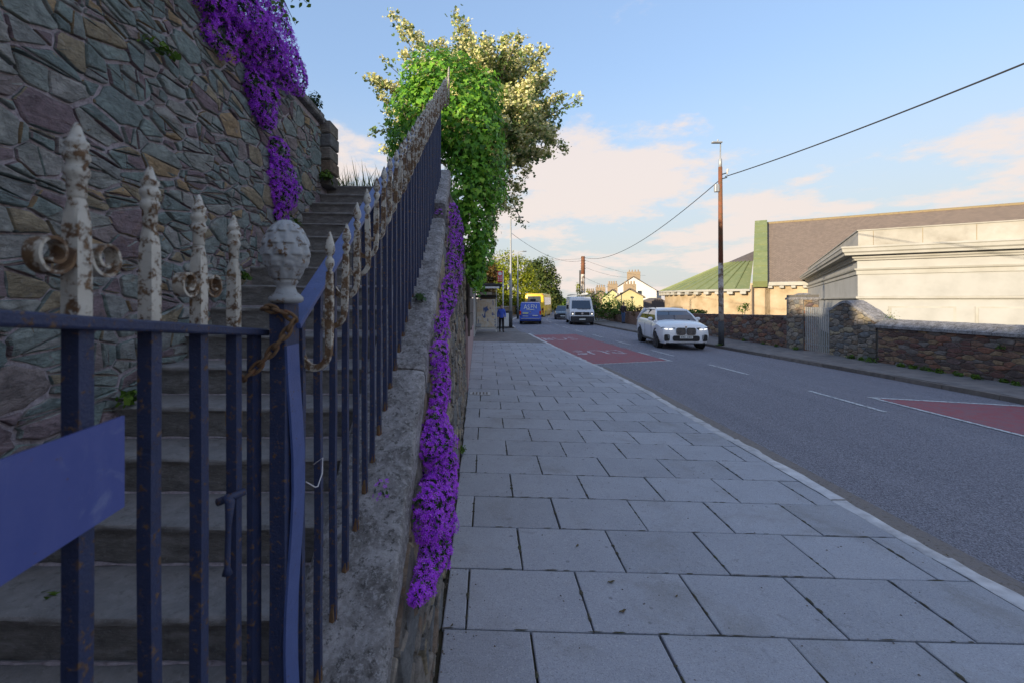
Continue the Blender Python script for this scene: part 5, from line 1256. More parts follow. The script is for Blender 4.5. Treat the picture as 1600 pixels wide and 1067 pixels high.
# --- white SUV
def build_suv(loc, rz):
    t = thing('parked_suv' if False else 'white_suv', 'glossy white sport utility car with lit headlights driving past the slender pole', 'car', loc, rz)
    S = [(-2.46, [(.60, 0.334), (.70, 0.442), (.74, 0.657), (.72, 0.807), (.58, 0.872), (.30, 0.904), (0, 0.915)]),
         (-2.40, [(.80, 0.270), (.90, 0.442), (.93, 0.657), (.90, 0.872), (.70, 0.958), (.35, 1.001), (0, 1.012)]),
         (-2.20, [(.88, 0.270), (.97, 0.463), (.99, 0.700), (.96, 0.958), (.76, 1.044), (.40, 1.087), (0, 1.109)]),
         (-1.75, [(.90, 0.270), (.99, 0.496), (1.0, 0.743), (.98, 1.033), (.82, 1.119), (.42, 1.173), (0, 1.184)]),
         (-1.15, [(.91, 0.270), (.97, 0.496), (.985, 0.764), (.97, 1.087), (.88, 1.173), (.45, 1.227), (0, 1.237)]),
         (-.5, [(.91, 0.270), (.96, 0.496), (.98, 0.764), (.965, 1.087), (.90, 1.195), (.45, 1.216), (0, 1.216)]),
         (1.3, [(.91, 0.281), (.965, 0.496), (.985, 0.786), (.975, 1.109), (.90, 1.216), (.45, 1.237), (0, 1.237)]),
         (1.9, [(.90, 0.313), (.98, 0.517), (1.0, 0.807), (.98, 1.109), (.89, 1.227), (.45, 1.248), (0, 1.248)]),
         (2.30, [(.86, 0.378), (.94, 0.549), (.96, 0.818), (.93, 1.087), (.84, 1.195), (.42, 1.216), (0, 1.216)]),
         (2.46, [(.74, 0.442), (.82, 0.603), (.84, 0.818), (.80, 1.044), (.70, 1.109), (.35, 1.130), (0, 1.130)])]
    loft_body(S).build('body', 'car_white', t, local=True, ang=38)
    # cabin of glass with painted roof and pillars
    b = [(.875, -1.22, 1.165), (.885, 2.33, 1.17), (-.885, 2.33, 1.17), (-.875, -1.22, 1.165)]; q = [(.665, -.42, 1.63), (.655, 1.85, 1.62), (-.655, 1.85, 1.62), (-.665, -.42, 1.63)]
    mid = [(.81, -.84, 1.42), (.81, 2.13, 1.42), (-.81, 2.13, 1.42), (-.81, -.84, 1.42)]
    fix_normals(MB().ring([b, mid, q]).build('windows', 'car_glass', t, local=True))
    m = MB(); rings = []
    for y, w, z in ((-.50, .655, 1.615), (-.42, .665, 1.655), (-.1, .67, 1.69), (.8, .67, 1.705), (1.6, .66, 1.685), (2.02, .65, 1.64), (2.06, .64, 1.60)):
        rings.append([(w, y, z-.035), (w-.02, y, z+.005), (w*.6, y, z+.028), (0, y, z+.034), (-w*.6, y, z+.028), (-w+.02, y, z+.005), (-w, y, z-.035)])
    fix_normals(m.ring(rings).build('roof', 'car_white', t, local=True, ang=40))
    for s in (-1, 1):
        for k, (a, c, w) in enumerate((((s*.885, -1.26, 1.15), (s*.668, -.40, 1.64), .045), ((s*.885, .45, 1.10), (s*.668, .55, 1.64), .04), ((s*.885, 2.22, 1.10), (s*.66, 1.72, 1.64), .10))):
            p = Vector(a).lerp(Vector(c), .5)+Vector((s*.018, 0, .0)); MB().tube([a, p, c], w, 6).build('pillar', 'car_white' if k != 1 else 'black', t, local=True, smooth=True)
        MB().tube([(s*.60, -.1, 1.72), (s*.62, .1, 1.755), (s*.62, 1.5, 1.74), (s*.60, 1.75, 1.70)], .018, 6).build('roof_rail', 'black', t, local=True)
        o = bx(t, 'mirror', 'car_white', (s*1.04, -.82, 1.25), (.20, .12, .15), .045); bx(t, 'mirror_arm', 'black', (s*.95, -.80, 1.18), (.12, .06, .05), .01, parent=o)
        for y in (-1.49, 1.49): arch(t, s*.978, y, .455, s); wheel(t, s*.86, y, .39, .28, s)
        # slim angled headlight with its bright inner edge
        hl = panel(t, 'headlight', 'dark_trim', [(s*.43, -2.455, .93), (s*.50, -2.45, .85), (s*.80, -2.415, .84), (s*.975, -2.25, .90), (s*.91, -2.31, .95)], .02)
        panel(t, 'lamp', 'lamp_on', [(s*.53, -2.475, .885), (s*.57, -2.475, .862), (s*.68, -2.465, .862), (s*.67, -2.465, .885)], .012, hl); panel(t, 'lamp', 'lamp_on', [(s*.74, -2.455, .885), (s*.74, -2.455, .862), (s*.86, -2.39, .875), (s*.855, -2.395, .90)], .012, hl)
        # kidney grille
        g = fix_normals(MB()._pr([Vector(p) for p in rrect(s*.205, .79, .375, .30, .08, -2.475)], Vector((0, -.03, 0))).build('grille', 'black', t, local=True))
        for k in range(7): bx(t, 'grille_bar', 'chrome', (s*(.055+.050*k), -2.512, .79), (.012, .012, .255), parent=g)
        fix_normals(MB()._pr([Vector(p) for p in rrect(s*.76, .52, .22, .27, .06, -2.39)], Vector((0, -.07, 0))).build('side_intake', 'black', t, local=True))
        MB().tube([(s*.95, -.35, 1.0), (s*.975, -.2, 1.0), (s*.95, -.15, 1.0)], .018, 5).build('door_handle', 'car_white', t, local=True); MB().tube([(s*.955, .75, 1.02), (s*.98, .9, 1.02), (s*.96, .95, 1.02)], .018, 5).build('door_handle', 'car_white', t, local=True)
        bx(t, 'sill', 'dark_trim', (s*.93, 0, .32), (.10, 2.3, .10), .02); bx(t, 'door_gap', 'black', (s*.979, .46, .72), (.008, .012, .62)); bx(t, 'door_gap', 'black', (s*.979, -.72, .72), (.008, .012, .62))
        panel(t, 'tail_light', 'red_lens', [(s*.55, 2.46, .98), (s*.80, 2.43, .98), (s*.80, 2.43, .86), (s*.55, 2.47, .86)], .015)
    fix_normals(MB()._pr([Vector(p) for p in rrect(0, .50, 1.08, .22, .08, -2.475)], Vector((0, -.025, 0))).build('lower_intake', 'black', t, local=True))
    pl_ = bx(t, 'number_plate', 'plate', (0, -2.515, .55), (.52, .012, .11)); [bx(t, 'plate_character', 'black', (-.19+.062*k, -2.524, .55), (.028, .006, .06), parent=pl_) for k in range(7) if k not in (3,)]
    bx(t, 'splitter', 'dark_trim', (0, -2.38, .30), (1.6, .14, .06), .02); MB().lathe([(.001, 0), (.045, 0), (.045, -.01), (.001, -.01)], (0, -2.468, .965), 16, axis='y').build('bonnet_badge', 'chrome', t, local=True)
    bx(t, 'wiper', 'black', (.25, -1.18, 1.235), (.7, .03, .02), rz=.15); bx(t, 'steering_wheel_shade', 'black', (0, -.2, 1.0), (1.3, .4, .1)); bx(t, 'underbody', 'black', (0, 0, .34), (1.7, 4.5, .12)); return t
sx, sy = 8.62, 21.3; build_suv((sx, sy, road_z(sx, sy)+.002), radians(-6))
# --- panel vans
def build_van(kind, label, loc, rz, col, L, W, H, prof, wf, wheels, R):
    t = thing(kind, label, 'van', loc, rz); fix_normals(profile_body(prof, wf).build('body', col, t, local=True, ang=32))
    for s in (-1, 1):
        for y in wheels: arch(t, s*(wf(.5)-.004), y, R*1.16, s); wheel(t, s*(wf(.5)-.12), y, R, .22, s, 'galv')
    bx(t, 'underbody', 'black', (0, 0, .30), (W*.8, L*.9, .2)); return t
def wfc(z): return 1.0-.10*max(0, (z-1.1)/1.35)**1.6-.03*max(0, (.6-z))
pf_ = [(-2.95, .32), (-2.98, .60), (-2.93, .95), (-2.80, 1.12), (-2.25, 1.30), (-1.72, 2.12), (-1.50, 2.34), (-1.1, 2.42), (2.8, 2.45), (2.93, 2.35), (2.95, .40), (2.9, .30)]
vx, vy = 8.42, 41.0
t = build_van('white_van', 'white delivery van with a black grille and ladder rack coming down the road', (vx, vy, road_z(vx, vy)+.002), radians(-6), 'van_white', 5.9, 2.0, 2.45, pf_, wfc, (-1.95, 1.75), .35)
panel(t, 'windscreen', 'car_glass', [(-.84, -2.20, 1.37), (.84, -2.20, 1.37), (.76, -1.745, 2.08), (-.76, -1.745, 2.08)], .012)
for s in (-1, 1):
    panel(t, 'cab_window', 'car_glass', [(s*.96, -1.85, 1.38), (s*.965, -.95, 1.38), (s*.90, -.95, 2.02), (s*.905, -1.50, 2.02)][::s], .012)
    bx(t, 'headlight', 'chrome', (s*.80, -2.93, 1.00), (.24, .12, .30), .04); bx(t, 'mirror', 'black', (s*1.16, -1.95, 1.52), (.20, .12, .36), .04); bx(t, 'lamp', 'lamp_on', (s*.80, -3.0, .95), (.10, .02, .08))
    bx(t, 'rack_rail', 'galv', (s*.8, .4, 2.56), (.06, 4.6, .06))
bx(t, 'grille', 'black', (0, -2.965, .98), (1.22, .05, .26), .03); bx(t, 'bumper', 'dark_trim', (0, -2.99, .55), (1.96, .12, .42), .05); bx(t, 'number_plate', 'plate', (0, -3.065, .50), (.52, .012, .12)); bx(t, 'air_intake', 'black', (0, -3.056, .66), (.9, .01, .10))
MB().lathe([(.001, 0), (.10, 0), (.10, -.012), (.001, -.012)], (0, -2.995, .98), 18, axis='y').build('badge', 'chrome', t, local=True); bx(t, 'wiper', 'black', (.2, -2.28, 1.36), (1.1, .05, .03))
for y in (-1.2, .3, 1.8): bx(t, 'rack_bar', 'galv', (0, y, 2.60), (1.75, .05, .05))
bx(t, 'rack_tube', 'white_paint', (.55, .3, 2.68), (.18, 4.2, .16), .06); bx(t, 'door_line', 'black', (-1.0, -.9, 1.2), (.006, .02, 1.5))
# blue van seen from behind
def wfb(z): return .95-.13*max(0, (z-1.0)/.95)**1.3-.03*max(0, (.6-z))
pb_ = [(-2.42, .30), (-2.45, .60), (-2.35, .95), (-1.75, 1.12), (-1.0, 1.78), (-.7, 1.90), (1.9, 1.93), (2.15, 1.88), (2.36, 1.15), (2.44, .95), (2.46, .50), (2.4, .30)]
vx, vy = 4.12, 41.6
t = build_van('blue_van', 'blue van with white lettering and decals on its tailgate', (vx, vy, road_z(vx, vy)+.002), radians(173), 'van_blue', 4.9, 1.9, 1.95, pb_, wfb, (-1.5, 1.5), .33)
panel(t, 'rear_window', 'van_blue', [(-.74, 2.335, 1.24), (.74, 2.335, 1.24), (.68, 2.17, 1.78), (-.68, 2.17, 1.78)][::-1], .006)
def tg(z): return 2.36-(z-1.15)/(1.88-1.15)*.21
def decal(s, x, z, w, h, mat):
    o = text_mesh(s, 1, mat, 'lettering', t); v = np.empty(len(o.data.vertices)*3); o.data.vertices.foreach_get('co', v); v = v.reshape(-1, 3); mn, mx = v.min(0), v.max(0)
    u = ((v[:, 0]-mn[0])/(mx[0]-mn[0])-.5)*w; q = ((v[:, 1]-mn[1])/(mx[1]-mn[1])-.5)*h
    for i in range(len(v)): zz = z+q[i]; v[i] = (x-u[i], tg(zz)+.03, zz)
    o.data.vertices.foreach_set('co', v.ravel()); o.data.update()
decal('AS', .32, 1.52, .52, .40, 'white_paint'); decal('FN', -.30, 1.55, .50, .34, 'white_paint')
for s in (-1, 1):
    tl = bx(t, 'tail_light', 'red_lens', (s*.87, 2.42, 1.00), (.15, .10, .34), .03); bx(t, 'indicator', 'amber_lens', (s*.87, 2.475, .88), (.12, .012, .09), parent=tl); bx(t, 'mirror', 'black', (s*1.06, -1.25, 1.22), (.16, .10, .20), .03)
    panel(t, 'cab_window', 'car_glass', [(s*.935, -1.45, 1.14), (s*.94, 1.9, 1.14), (s*.845, 1.9, 1.72), (s*.85, -.95, 1.72)][::s], .01)
bx(t, 'bumper', 'van_blue', (0, 2.47, .50), (1.84, .14, .24), .05); bx(t, 'step_strip', 'galv', (0, 2.55, .50), (1.6, .02, .05)); bx(t, 'number_plate', 'plate_y', (.42, 2.47, .98), (.50, .02, .12)); bx(t, 'lower_lettering', 'white_paint', (.42, 2.48, .72), (.5, .02, .05)); bx(t, 'lower_lettering', 'white_paint', (-.42, 2.48, .76), (.46, .02, .07)); bx(t, 'badge', 'chrome', (0, 2.44, 1.07), (.10, .02, .10)); bx(t, 'phone_lettering', 'white_paint', (0, tg(1.27)+.03, 1.27), (.7, .012, .05))
panel(t, 'windscreen', 'car_glass', [(-.78, -1.72, 1.18), (.78, -1.72, 1.18), (.70, -1.03, 1.76), (-.70, -1.03, 1.76)], .01); bx(t, 'roof_bar', 'black', (0, 1.2, 2.0), (1.4, .05, .05)); bx(t, 'roof_box', 'black', (-.2, .4, 2.12), (.5, .4, .2), .03)
# dark saloon half hidden by the van
t = thing('dark_car', 'dark blue saloon car partly hidden behind the white van', 'car', (8.55, 50.5, road_z(8.55, 50.5)), radians(-9))
def sc(y, k): return (y, k)
S = [(-2.15, [(.60, .25), (.72, .38), (.74, .52), (.66, .62), (.3, .66), (0, .67)]), (-2.0, [(.78, .20), (.86, .40), (.88, .58), (.78, .70), (.35, .75), (0, .76)]), (-1.2, [(.82, .20), (.88, .42), (.89, .64), (.82, .84), (.4, .90), (0, .91)]), (-.8, [(.82, .20), (.88, .42), (.89, .66), (.84, .92), (.4, .95), (0, .95)]), (1.5, [(.82, .22), (.88, .42), (.89, .68), (.84, .96), (.4, .98), (0, .98)]), (2.1, [(.70, .30), (.80, .45), (.82, .68), (.74, .90), (.35, .93), (0, .93)])]
loft_body(S).build('body', 'car_dark', t, local=True, ang=38)
fix_normals(MB().ring([[(.80, -1.0, .90), (.80, 2.0, .92), (-.80, 2.0, .92), (-.80, -1.0, .90)], [(.60, -.25, 1.42), (.58, 1.25, 1.42), (-.58, 1.25, 1.42), (-.60, -.25, 1.42)]]).build('windows', 'car_glass', t, local=True))
fix_normals(MB().ring([[(.60, -.30, 1.40), (.58, 1.30, 1.40), (-.58, 1.30, 1.40), (-.60, -.30, 1.40)], [(.52, -.1, 1.47), (.50, 1.1, 1.47), (-.50, 1.1, 1.47), (-.52, -.1, 1.47)]]).build('roof', 'car_dark', t, local=True))
for s in (-1, 1):
    for y in (-1.3, 1.3): arch(t, s*.874, y, .36, s); wheel(t, s*.77, y, .31, .2, s)
    bx(t, 'headlight', 'chrome', (s*.66, -2.08, .60), (.26, .12, .12), .03); bx(t, 'mirror', 'car_dark', (s*.96, -.75, .96), (.16, .10, .12), .03)
bx(t, 'number_plate', 'plate', (0, -2.17, .42), (.5, .02, .11)); bx(t, 'grille', 'black', (0, -2.15, .56), (.7, .04, .12), .02)
# yellow coach
cx_, cy_ = 7.2, 61.5
def wfk(z): return 1.22-.08*max(0, (z-2.2)/1.0)**1.5
pk_ = [(-5.5, .40), (-5.5, 1.6), (-5.2, 3.0), (-4.9, 3.22), (5.1, 3.22), (5.42, 3.05), (5.5, 1.9), (5.5, .45), (5.4, .35)]
t = thing('yellow_coach', 'yellow coach seen from behind under the dark tree', 'coach', (cx_, cy_, road_z(cx_, cy_)-.25), radians(167)); fix_normals(profile_body(pk_, wfk, .12).build('body', 'coach_yellow', t, local=True, ang=32))
panel(t, 'rear_window', 'win_glass', [(-.85, 5.50, 2.05), (.85, 5.50, 2.05), (.80, 5.43, 2.85), (-.80, 5.43, 2.85)][::-1], .02)
for s in (-1, 1):
    for k in range(7): panel(t, 'side_window', 'win_glass', [(s*1.222, -4.3+1.3*k, 1.75), (s*1.222, -3.15+1.3*k, 1.75), (s*1.17, -3.15+1.3*k, 2.75), (s*1.17, -4.3+1.3*k, 2.75)][::s], .012)
    bx(t, 'tail_light', 'red_lens', (s*1.10, 5.50, 1.10), (.14, .06, .62), .03); bx(t, 'top_light', 'red_lens', (s*1.0, 5.40, 3.02), (.16, .06, .07))
    for y in (-3.6, 3.2): arch(t, s*1.214, y, .55, s); wheel(t, s*1.08, y, .48, .28, s, 'galv')
bx(t, 'bumper', 'black', (0, 5.46, .45), (2.3, .16, .24), .04); bx(t, 'engine_grille', 'black', (0, 5.51, 1.05), (1.3, .02, .4)); bx(t, 'number_plate', 'plate_y', (0, 5.53, .72), (.52, .02, .12)); bx(t, 'underbody', 'black', (0, 0, .45), (2.0, 10, .3))
# ------------------------------------------------------------------ people
def skin(name, mat, verts, edges, radii, parent, sub=1):
    me = bpy.data.meshes.new(name); me.from_pydata(verts, edges, []); o = bpy.data.objects.new(name, me); C.objects.link(o)
    md = o.modifiers.new('s', 'SKIN'); me.skin_vertices[0].data[0].use_root = True
    for i, r in enumerate(radii): me.skin_vertices[0].data[i].radius = (r, r) if not isinstance(r, tuple) else r
    s = o.modifiers.new('d', 'SUBSURF'); s.levels = sub; s.render_levels = sub
    dg = bpy.context.evaluated_depsgraph_get(); m2 = bpy.data.meshes.new_from_object(o.evaluated_get(dg)); bpy.data.objects.remove(o)
    return fin(m2, name, mat, parent, smooth=True)
def person(label, loc, rz, H, top, legs, stride=.10, swing=.08, lean=0.):
    t = thing('person', label, 'person', loc, rz); k = H/1.70
    J = dict(hem=(0, 0, .83), pel=(0, 0, .93), wst=(0, 0, 1.06), chs=(0, .01, 1.28), nck=(0, 0, 1.43), hd0=(0, -.01, 1.50), hd1=(0, -.025, 1.60), hd2=(0, -.01, 1.68))
    for s, n in ((-1, 'l'), (1, 'r')):
        f = s*stride; a = -s*swing
        J.update({n+'sh': (s*.17, .01, 1.37), n+'el': (s*.225, .02+a*.6, 1.12), n+'wr': (s*.215, -.05+a*1.6, .90), n+'hn': (s*.21, -.07+a*1.7, .82), n+'hp': (s*.09, 0, .88), n+'kn': (s*.095, -.02-f*.6, .50), n+'an': (s*.095, .03-f*1.1, .09), n+'to': (s*.10, -.13-f*1.1, .03)})
    def mk(name, mat, chains, rad, grow=0):
        ids = {}; V, E_, R_2 = [], [], []
        for ch in chains:
            for a, b in zip(ch[:-1], ch[1:]):
                for q in (a, b):
                    if q not in ids: ids[q] = len(V); V.append(tuple(c*k for c in J[q])); R_2.append((rad[q][0]+grow, rad[q][1]+grow) if isinstance(rad[q], tuple) else rad[q]+grow)
                E_.append((ids[a], ids[b]))
        return skin(name, mat, V, E_, [tuple(x*k for x in r) if isinstance(r, tuple) else r*k for r in R_2], t)
    rad = dict(hem=(.165, .115), pel=(.155, .11), wst=(.135, .10), chs=(.165, .115), nck=.055, hd0=.062, hd1=(.078, .095), hd2=.06)
    for n in 'lr': rad.update({n+'sh': .062, n+'el': .043, n+'wr': .030, n+'hn': (.022, .040), n+'hp': .088, n+'kn': .058, n+'an': .040, n+'to': .036})
    mk('body', 'skin', [['pel', 'wst', 'chs', 'nck', 'hd0', 'hd1', 'hd2'], ['chs', 'lsh', 'lel', 'lwr', 'lhn'], ['chs', 'rsh', 'rel', 'rwr', 'rhn'], ['pel', 'lhp', 'lkn', 'lan', 'lto'], ['pel', 'rhp', 'rkn', 'ran', 'rto']], rad)
    mk('top', top, [['hem', 'pel', 'wst', 'chs', 'nck'], ['chs', 'lsh', 'lel', 'lwr'], ['chs', 'rsh', 'rel', 'rwr']], dict(rad, nck=.060), .022)
    mk('trousers', legs, [['wst', 'pel', 'lhp', 'lkn', 'lan'], ['pel', 'rhp', 'rkn', 'ran']], dict(rad, pel=(.145, .095), wst=(.12, .085)), .016)
    for n in 'lr':
        a, b = J[n+'an'], J[n+'to']; q = [Vector((a[0], a[1]+.045, .05)), Vector((a[0], a[1], .06)), Vector(((a[0]+b[0])/2, (a[1]+b[1])/2, .055)), Vector((b[0], b[1]-.01, .040)), Vector((b[0], b[1]-.05, .028))]
        MB().tube([p*k for p in q], [.040*k, .058*k, .056*k, .052*k, .022*k], 10).build('shoe', 'black', t, local=True, smooth=True)
    def hv(u, v):
        f = sin(2*pi*u); vm = .34+.30*max(0, min(1, (f+.55)/.8)); a = pi*(.02+vm*v)
        return (.090*sin(a)*cos(2*pi*u)*k, (-.010+.108*sin(a)*f)*k, (1.605+.108*cos(a))*k)
    h = MB(); h.grid(hv, 18, 8)
    fix_normals(h.build('hair', 'hair', t, local=True, smooth=True))
    for s in (-1, 1): MB().lathe([(.001, -.008*k), (.008*k, -.004*k), (.008*k, .004*k), (.001, .008*k)], (s*.03*k, -.118*k, 1.60*k), 8).build('eye', 'black', t, local=True)
    MB().tube([(0, -.115*k, 1.60*k), (0, -.137*k, 1.565*k), (0, -.118*k, 1.56*k)], [.008*k, .012*k, .008*k], 6).build('nose', 'skin', t, local=True, smooth=True); MB().box((0, -.116*k, 1.53*k), (.045*k, .008, .009*k)).build('mouth', 'red_leaf', t, local=True)
    return t
person('person in a bright blue sweater and black trousers walking past the bus shelter', (.95, 28.3, -.03), 0.1, 1.68, 'sweater', 'trousers', .09, .07)
person('person in a dark jacket and jeans standing on the footpath by the low wall', (11.75, 38.6, -.05), 2.4, 1.80, 'jacket', 'jeans', .06, .04)
# ------------------------------------------------------------------ buildings on the far side
M('stucco_white', [(.33, .325, .315), (.385, .38, .372), (.42, .415, .41)], .8, .85, .25, 25, .01)
M('stucco_trim', [(.34, .325, .29), (.43, .42, .40)], 1.2, .85, .25, 25, .01)
M('stucco_tan', [(.30, .22, .13), (.42, .32, .21), (.48, .39, .28)], .7, .9, .3, 25, .01)
M('parapet_stone', [(.25, .23, .20), (.34, .32, .285), (.40, .38, .35)], 1.0, .9, .4, 14, .015, var=.1)
def coppermat():
    m, nt, b = _new('copper'); p = pos(nt); c = ramp(nt, nzt(nt, p, .7, 6, .65, .6), [(0.104, 0.144, 0.064), (0.168, 0.208, 0.088), (0.224, 0.248, 0.104), (0.136, 0.192, 0.112)])
    c = mix(nt, mrange(nt, nzt(nt, p, 3, 5), .56, .72, 0, .5), c, (.36, .38, .22)); lin(nt, c, b.inputs['Base Color']); b.inputs['Roughness'].default_value = .7
coppermat()
def slatemat():
    m, nt, b = _new('slate'); p = pos(nt); br = nt.nodes.new('ShaderNodeTexBrick')
    uv = nt.nodes.new('ShaderNodeUVMap'); lin(nt, uv.outputs[0], br.inputs['Vector']); br.inputs['Scale'].default_value = 1; br.inputs['Brick Width'].default_value = .30; br.inputs['Row Height'].default_value = .22; br.inputs['Mortar Size'].default_value = .012
    br.inputs['Color1'].default_value = (.19, .145, .115, 1); br.inputs['Color2'].default_value = (.25, .19, .15, 1); br.inputs['Mortar'].default_value = (.09, .07, .06, 1)
    c = mix(nt, mrange(nt, nzt(nt, p, 2.4, 6, .7), .55, .75, 0, .55), br.outputs['Color'], (.17, .12, .075)); c = mix(nt, mrange(nt, nzt(nt, p, 12, 4, .7), .66, .74, 0, .8), c, (.32, .27, .16))
    lin(nt, c, b.inputs['Base Color']); b.inputs['Roughness'].default_value = .75; bump(nt, b, br.outputs['Fac'], -.5, .012)
slatemat()
M('roof_tile', [(.10, .085, .08), (.16, .13, .12)], 3, .85, .4, 12, .02)
M('brick_warm', [(.26, .19, .125), (.34, .26, .175)], 6, .9, .3, 20, .01)
M('yellow_wall', [(.46, .40, .20), (.52, .46, .26)], 1.2, .9); M('green_wall', [(.42, .44, .24), (.55, .52, .26), (.40, .46, .32)], .6, .9)
M('house_white', [(.60, .58, .56), (.66, .64, .62)], 2, .9); M('lichen', [(.22, .16, .09), (.30, .23, .13), (.16, .12, .10)], 5, .95, .4, 20, .02)
n_ = sqrt(1+.62**2); fv = Vector((1/n_, -.62/n_, 0)); bv = Vector((.62/n_, 1/n_, 0))       # along the front, and back along the flank
CO = Vector((18.2, 22.0, 0))
wb = thing('classical_building', 'pale stuccoed classical building with a heavy stepped cornice and parapet', 'building', tuple(CO))
FL, SLn = 16.0, 30.6
def sweep(prof, name, mat, f0=None, thick=None):
    """moulding (outward, z) carried along the front, round the corner and down the flank"""
    m = MB(); out = lambda o: [CO+fv*FL-bv*o, CO-bv*o-fv*o, CO+bv*SLn-fv*o]
    rings = []
    for k in range(3): rings.append([out(o)[k]+Vector((0, 0, z)) for o, z in prof])
    m.ring(rings); return fix_normals(m.build(name, mat, wb))
sweep([(-.5, 5.30), (.02, 5.30), (.02, 4.56), (-.5, 4.56)], 'parapet', 'parapet_stone')
sweep([(-.5, 5.31), (.07, 5.31), (.07, 5.36), (-.5, 5.38)], 'parapet_cap', 'parapet_stone')
sweep([(-.4, 4.555), (.74, 4.52), (.76, 4.44), (.72, 4.40), (.70, 4.26), (.62, 4.20), (.60, 4.10), (-.4, 4.10)], 'cornice', 'stucco_trim')
sweep([(-.4, 4.095), (.30, 4.095), (.27, 3.98), (.20, 3.93), (.18, 3.86), (-.4, 3.86)], 'bed_moulding', 'stucco_trim')
sweep([(-.4, 3.855), (.06, 3.855), (.06, 3.48), (-.4, 3.48)], 'frieze', 'stucco_white')
sweep([(-.4, 3.475), (.20, 3.475), (.17, 3.40), (.10, 3.36), (.10, 3.18), (-.4, 3.18)], 'string_course', 'stucco_trim')
sweep([(-.4, 3.175), (.04, 3.175), (.04, 2.12), (-.4, 2.12)], 'wall_band', 'stucco_white')
sweep([(-.4, 2.115), (.12, 2.115), (.12, 2.03), (.06, 1.98), (-.4, 1.98)], 'sill_course', 'stucco_trim')
sweep([(-.4, 1.975), (.0, 1.975), (.0, -.5), (-.4, -.5)], 'lower_wall', 'stucco_white')
for k in range(5):
    q = CO+fv*(1.0+2.9*k+1.25)-bv*.02+Vector((0, 0, 1.15)); MB().box(tuple(q), (2.3, .05, 1.0), rz=atan2(fv.y, fv.x)).build('panel_moulding', 'stucco_trim', wb); MB().box(tuple(q-bv*.03), (2.1, .04, .86), rz=atan2(fv.y, fv.x)).build('panel', 'stucco_white', wb)
for k in range(8):
    q = CO+fv*(.55+1.75*k)-bv*.022+Vector((0, 0, 4.93)); MB().box(tuple(q), (.02, .012, .7), rz=atan2(fv.y, fv.x)).build('parapet_joint', 'lichen', wb)
m = MB(); z = Vector((0, 0, 4.62)); m.add([CO+z+fv*.2+bv*.2, CO+fv*FL+bv*.2+z, CO+fv*FL+bv*SLn+z, CO+bv*SLn+fv*.2+z], [(0, 1, 2, 3)]); m.build('flat_roof', 'roof_tile', wb)
# nave with slate roof, copper gable, and the round apse
EV = Vector((30.98, 50.06, 0)); zE, zA, HD = 4.05, 12.15, 11.75; AP = EV+bv*HD; NL = 46
na = thing('church_nave', 'long church nave with a steep brown slate roof and a green copper gable edge', 'church', tuple(EV))
def uvquad(name, mat, pts, parent, w, h):
    me = bpy.data.meshes.new(name); off = parent.location; me.from_pydata([tuple(Vector(p)-off) for p in pts], [], [(0, 1, 2, 3)]); u = me.uv_layers.new(); 
    for i, c in enumerate(((0, 0), (w, 0), (w, h), (0, h))): u.data[i].uv = c
    return fin(me, name, mat, parent)
Z = lambda z: Vector((0, 0, z)); hyp = sqrt(HD**2+(zA-zE)**2)
uvquad('slate_roof', 'slate', [EV-bv*.5+Z(zE-.2), EV+fv*NL-bv*.5+Z(zE-.2), AP+fv*NL+Z(zA), AP+Z(zA)], na, NL, hyp)
uvquad('slate_roof', 'slate', [EV+fv*NL+bv*(2*HD+.5)+Z(zE-.2), EV+bv*(2*HD+.5)+Z(zE-.2), AP+Z(zA-.01), AP+fv*NL+Z(zA-.01)], na, NL, hyp)
MB().tube([AP+Z(zA+.05), AP+fv*NL+Z(zA+.05)], .16, 6).build('ridge', 'lichen', na)
m = MB(); m._pr([EV+Z(-.5), EV+bv*2*HD+Z(-.5), EV+bv*2*HD+Z(zE-.05), AP+Z(zA-.1), EV+Z(zE-.05)], fv*.5); fix_normals(m.build('gable_wall', 'stucco_tan', na))
m = MB(); m._pr([EV+Z(-.5), EV+fv*NL+Z(-.5), EV+fv*NL+Z(zE-.35), EV+Z(zE-.35)], bv*.4); fix_normals(m.build('side_wall', 'stucco_tan', na))
m = MB(); m._pr([EV-fv*.1-bv*.55+Z(zE-.50), EV-fv*.1-bv*.55+Z(zE-.12), EV-fv*.1+bv*.1+Z(zE-.02), EV-fv*.1+bv*.1+Z(zE-.50)], fv*NL); fix_normals(m.build('eaves', 'stucco_trim', na))
for k in range(5): MB().box(tuple(EV+fv*(.5+1.05*k)-bv*.32+Z(zE-.66)), (.42, .5, .26), rz=atan2(fv.y, fv.x), bev=.03).build('bracket', 'stucco_trim', na)
up_ = Vector((0, 0, .62)); rise = [EV-bv*.75+Z(zE-.55), AP+Z(zA+.12), AP+bv*.9+Z(zA-.5), EV+bv*.3+Z(zE-.9)]
m = MB(); sl_ = (AP+Z(zA)-EV-Z(zE)).normalized(); upn = fv.cross(sl_).normalized(); upn = upn if upn.z > 0 else -upn
for j in range(9):                     # copper sheets on the gable edge, lapped one over the other
    a = EV+Z(zE)-sl_*.9+sl_*(hyp+.9)*j/9; b_ = EV+Z(zE)-sl_*.9+sl_*(hyp+.9)*(j+1)/9; k = upn*.55
    MB()._pr([a-fv*1.15-k*.3, b_-fv*1.15-k*.3, b_-fv*1.15+k, a-fv*1.15+k*1.07], fv*1.40); mm = MB()._pr([a-fv*1.15-k*.3, b_-fv*1.15-k*.3, b_-fv*1.15+k, a-fv*1.15+k*1.07], fv*1.40); fix_normals(mm.build('copper_sheet', 'copper', na))
mm = MB()._pr([EV-fv*1.40+Z(-.5), EV-fv*1.40+bv*.5+Z(-.5), EV-fv*1.40+bv*.5+Z(zE-.2), EV-fv*1.40+Z(zE-.2)], fv*1.7); fix_normals(mm.build('gable_pier', 'stucco_tan', na))
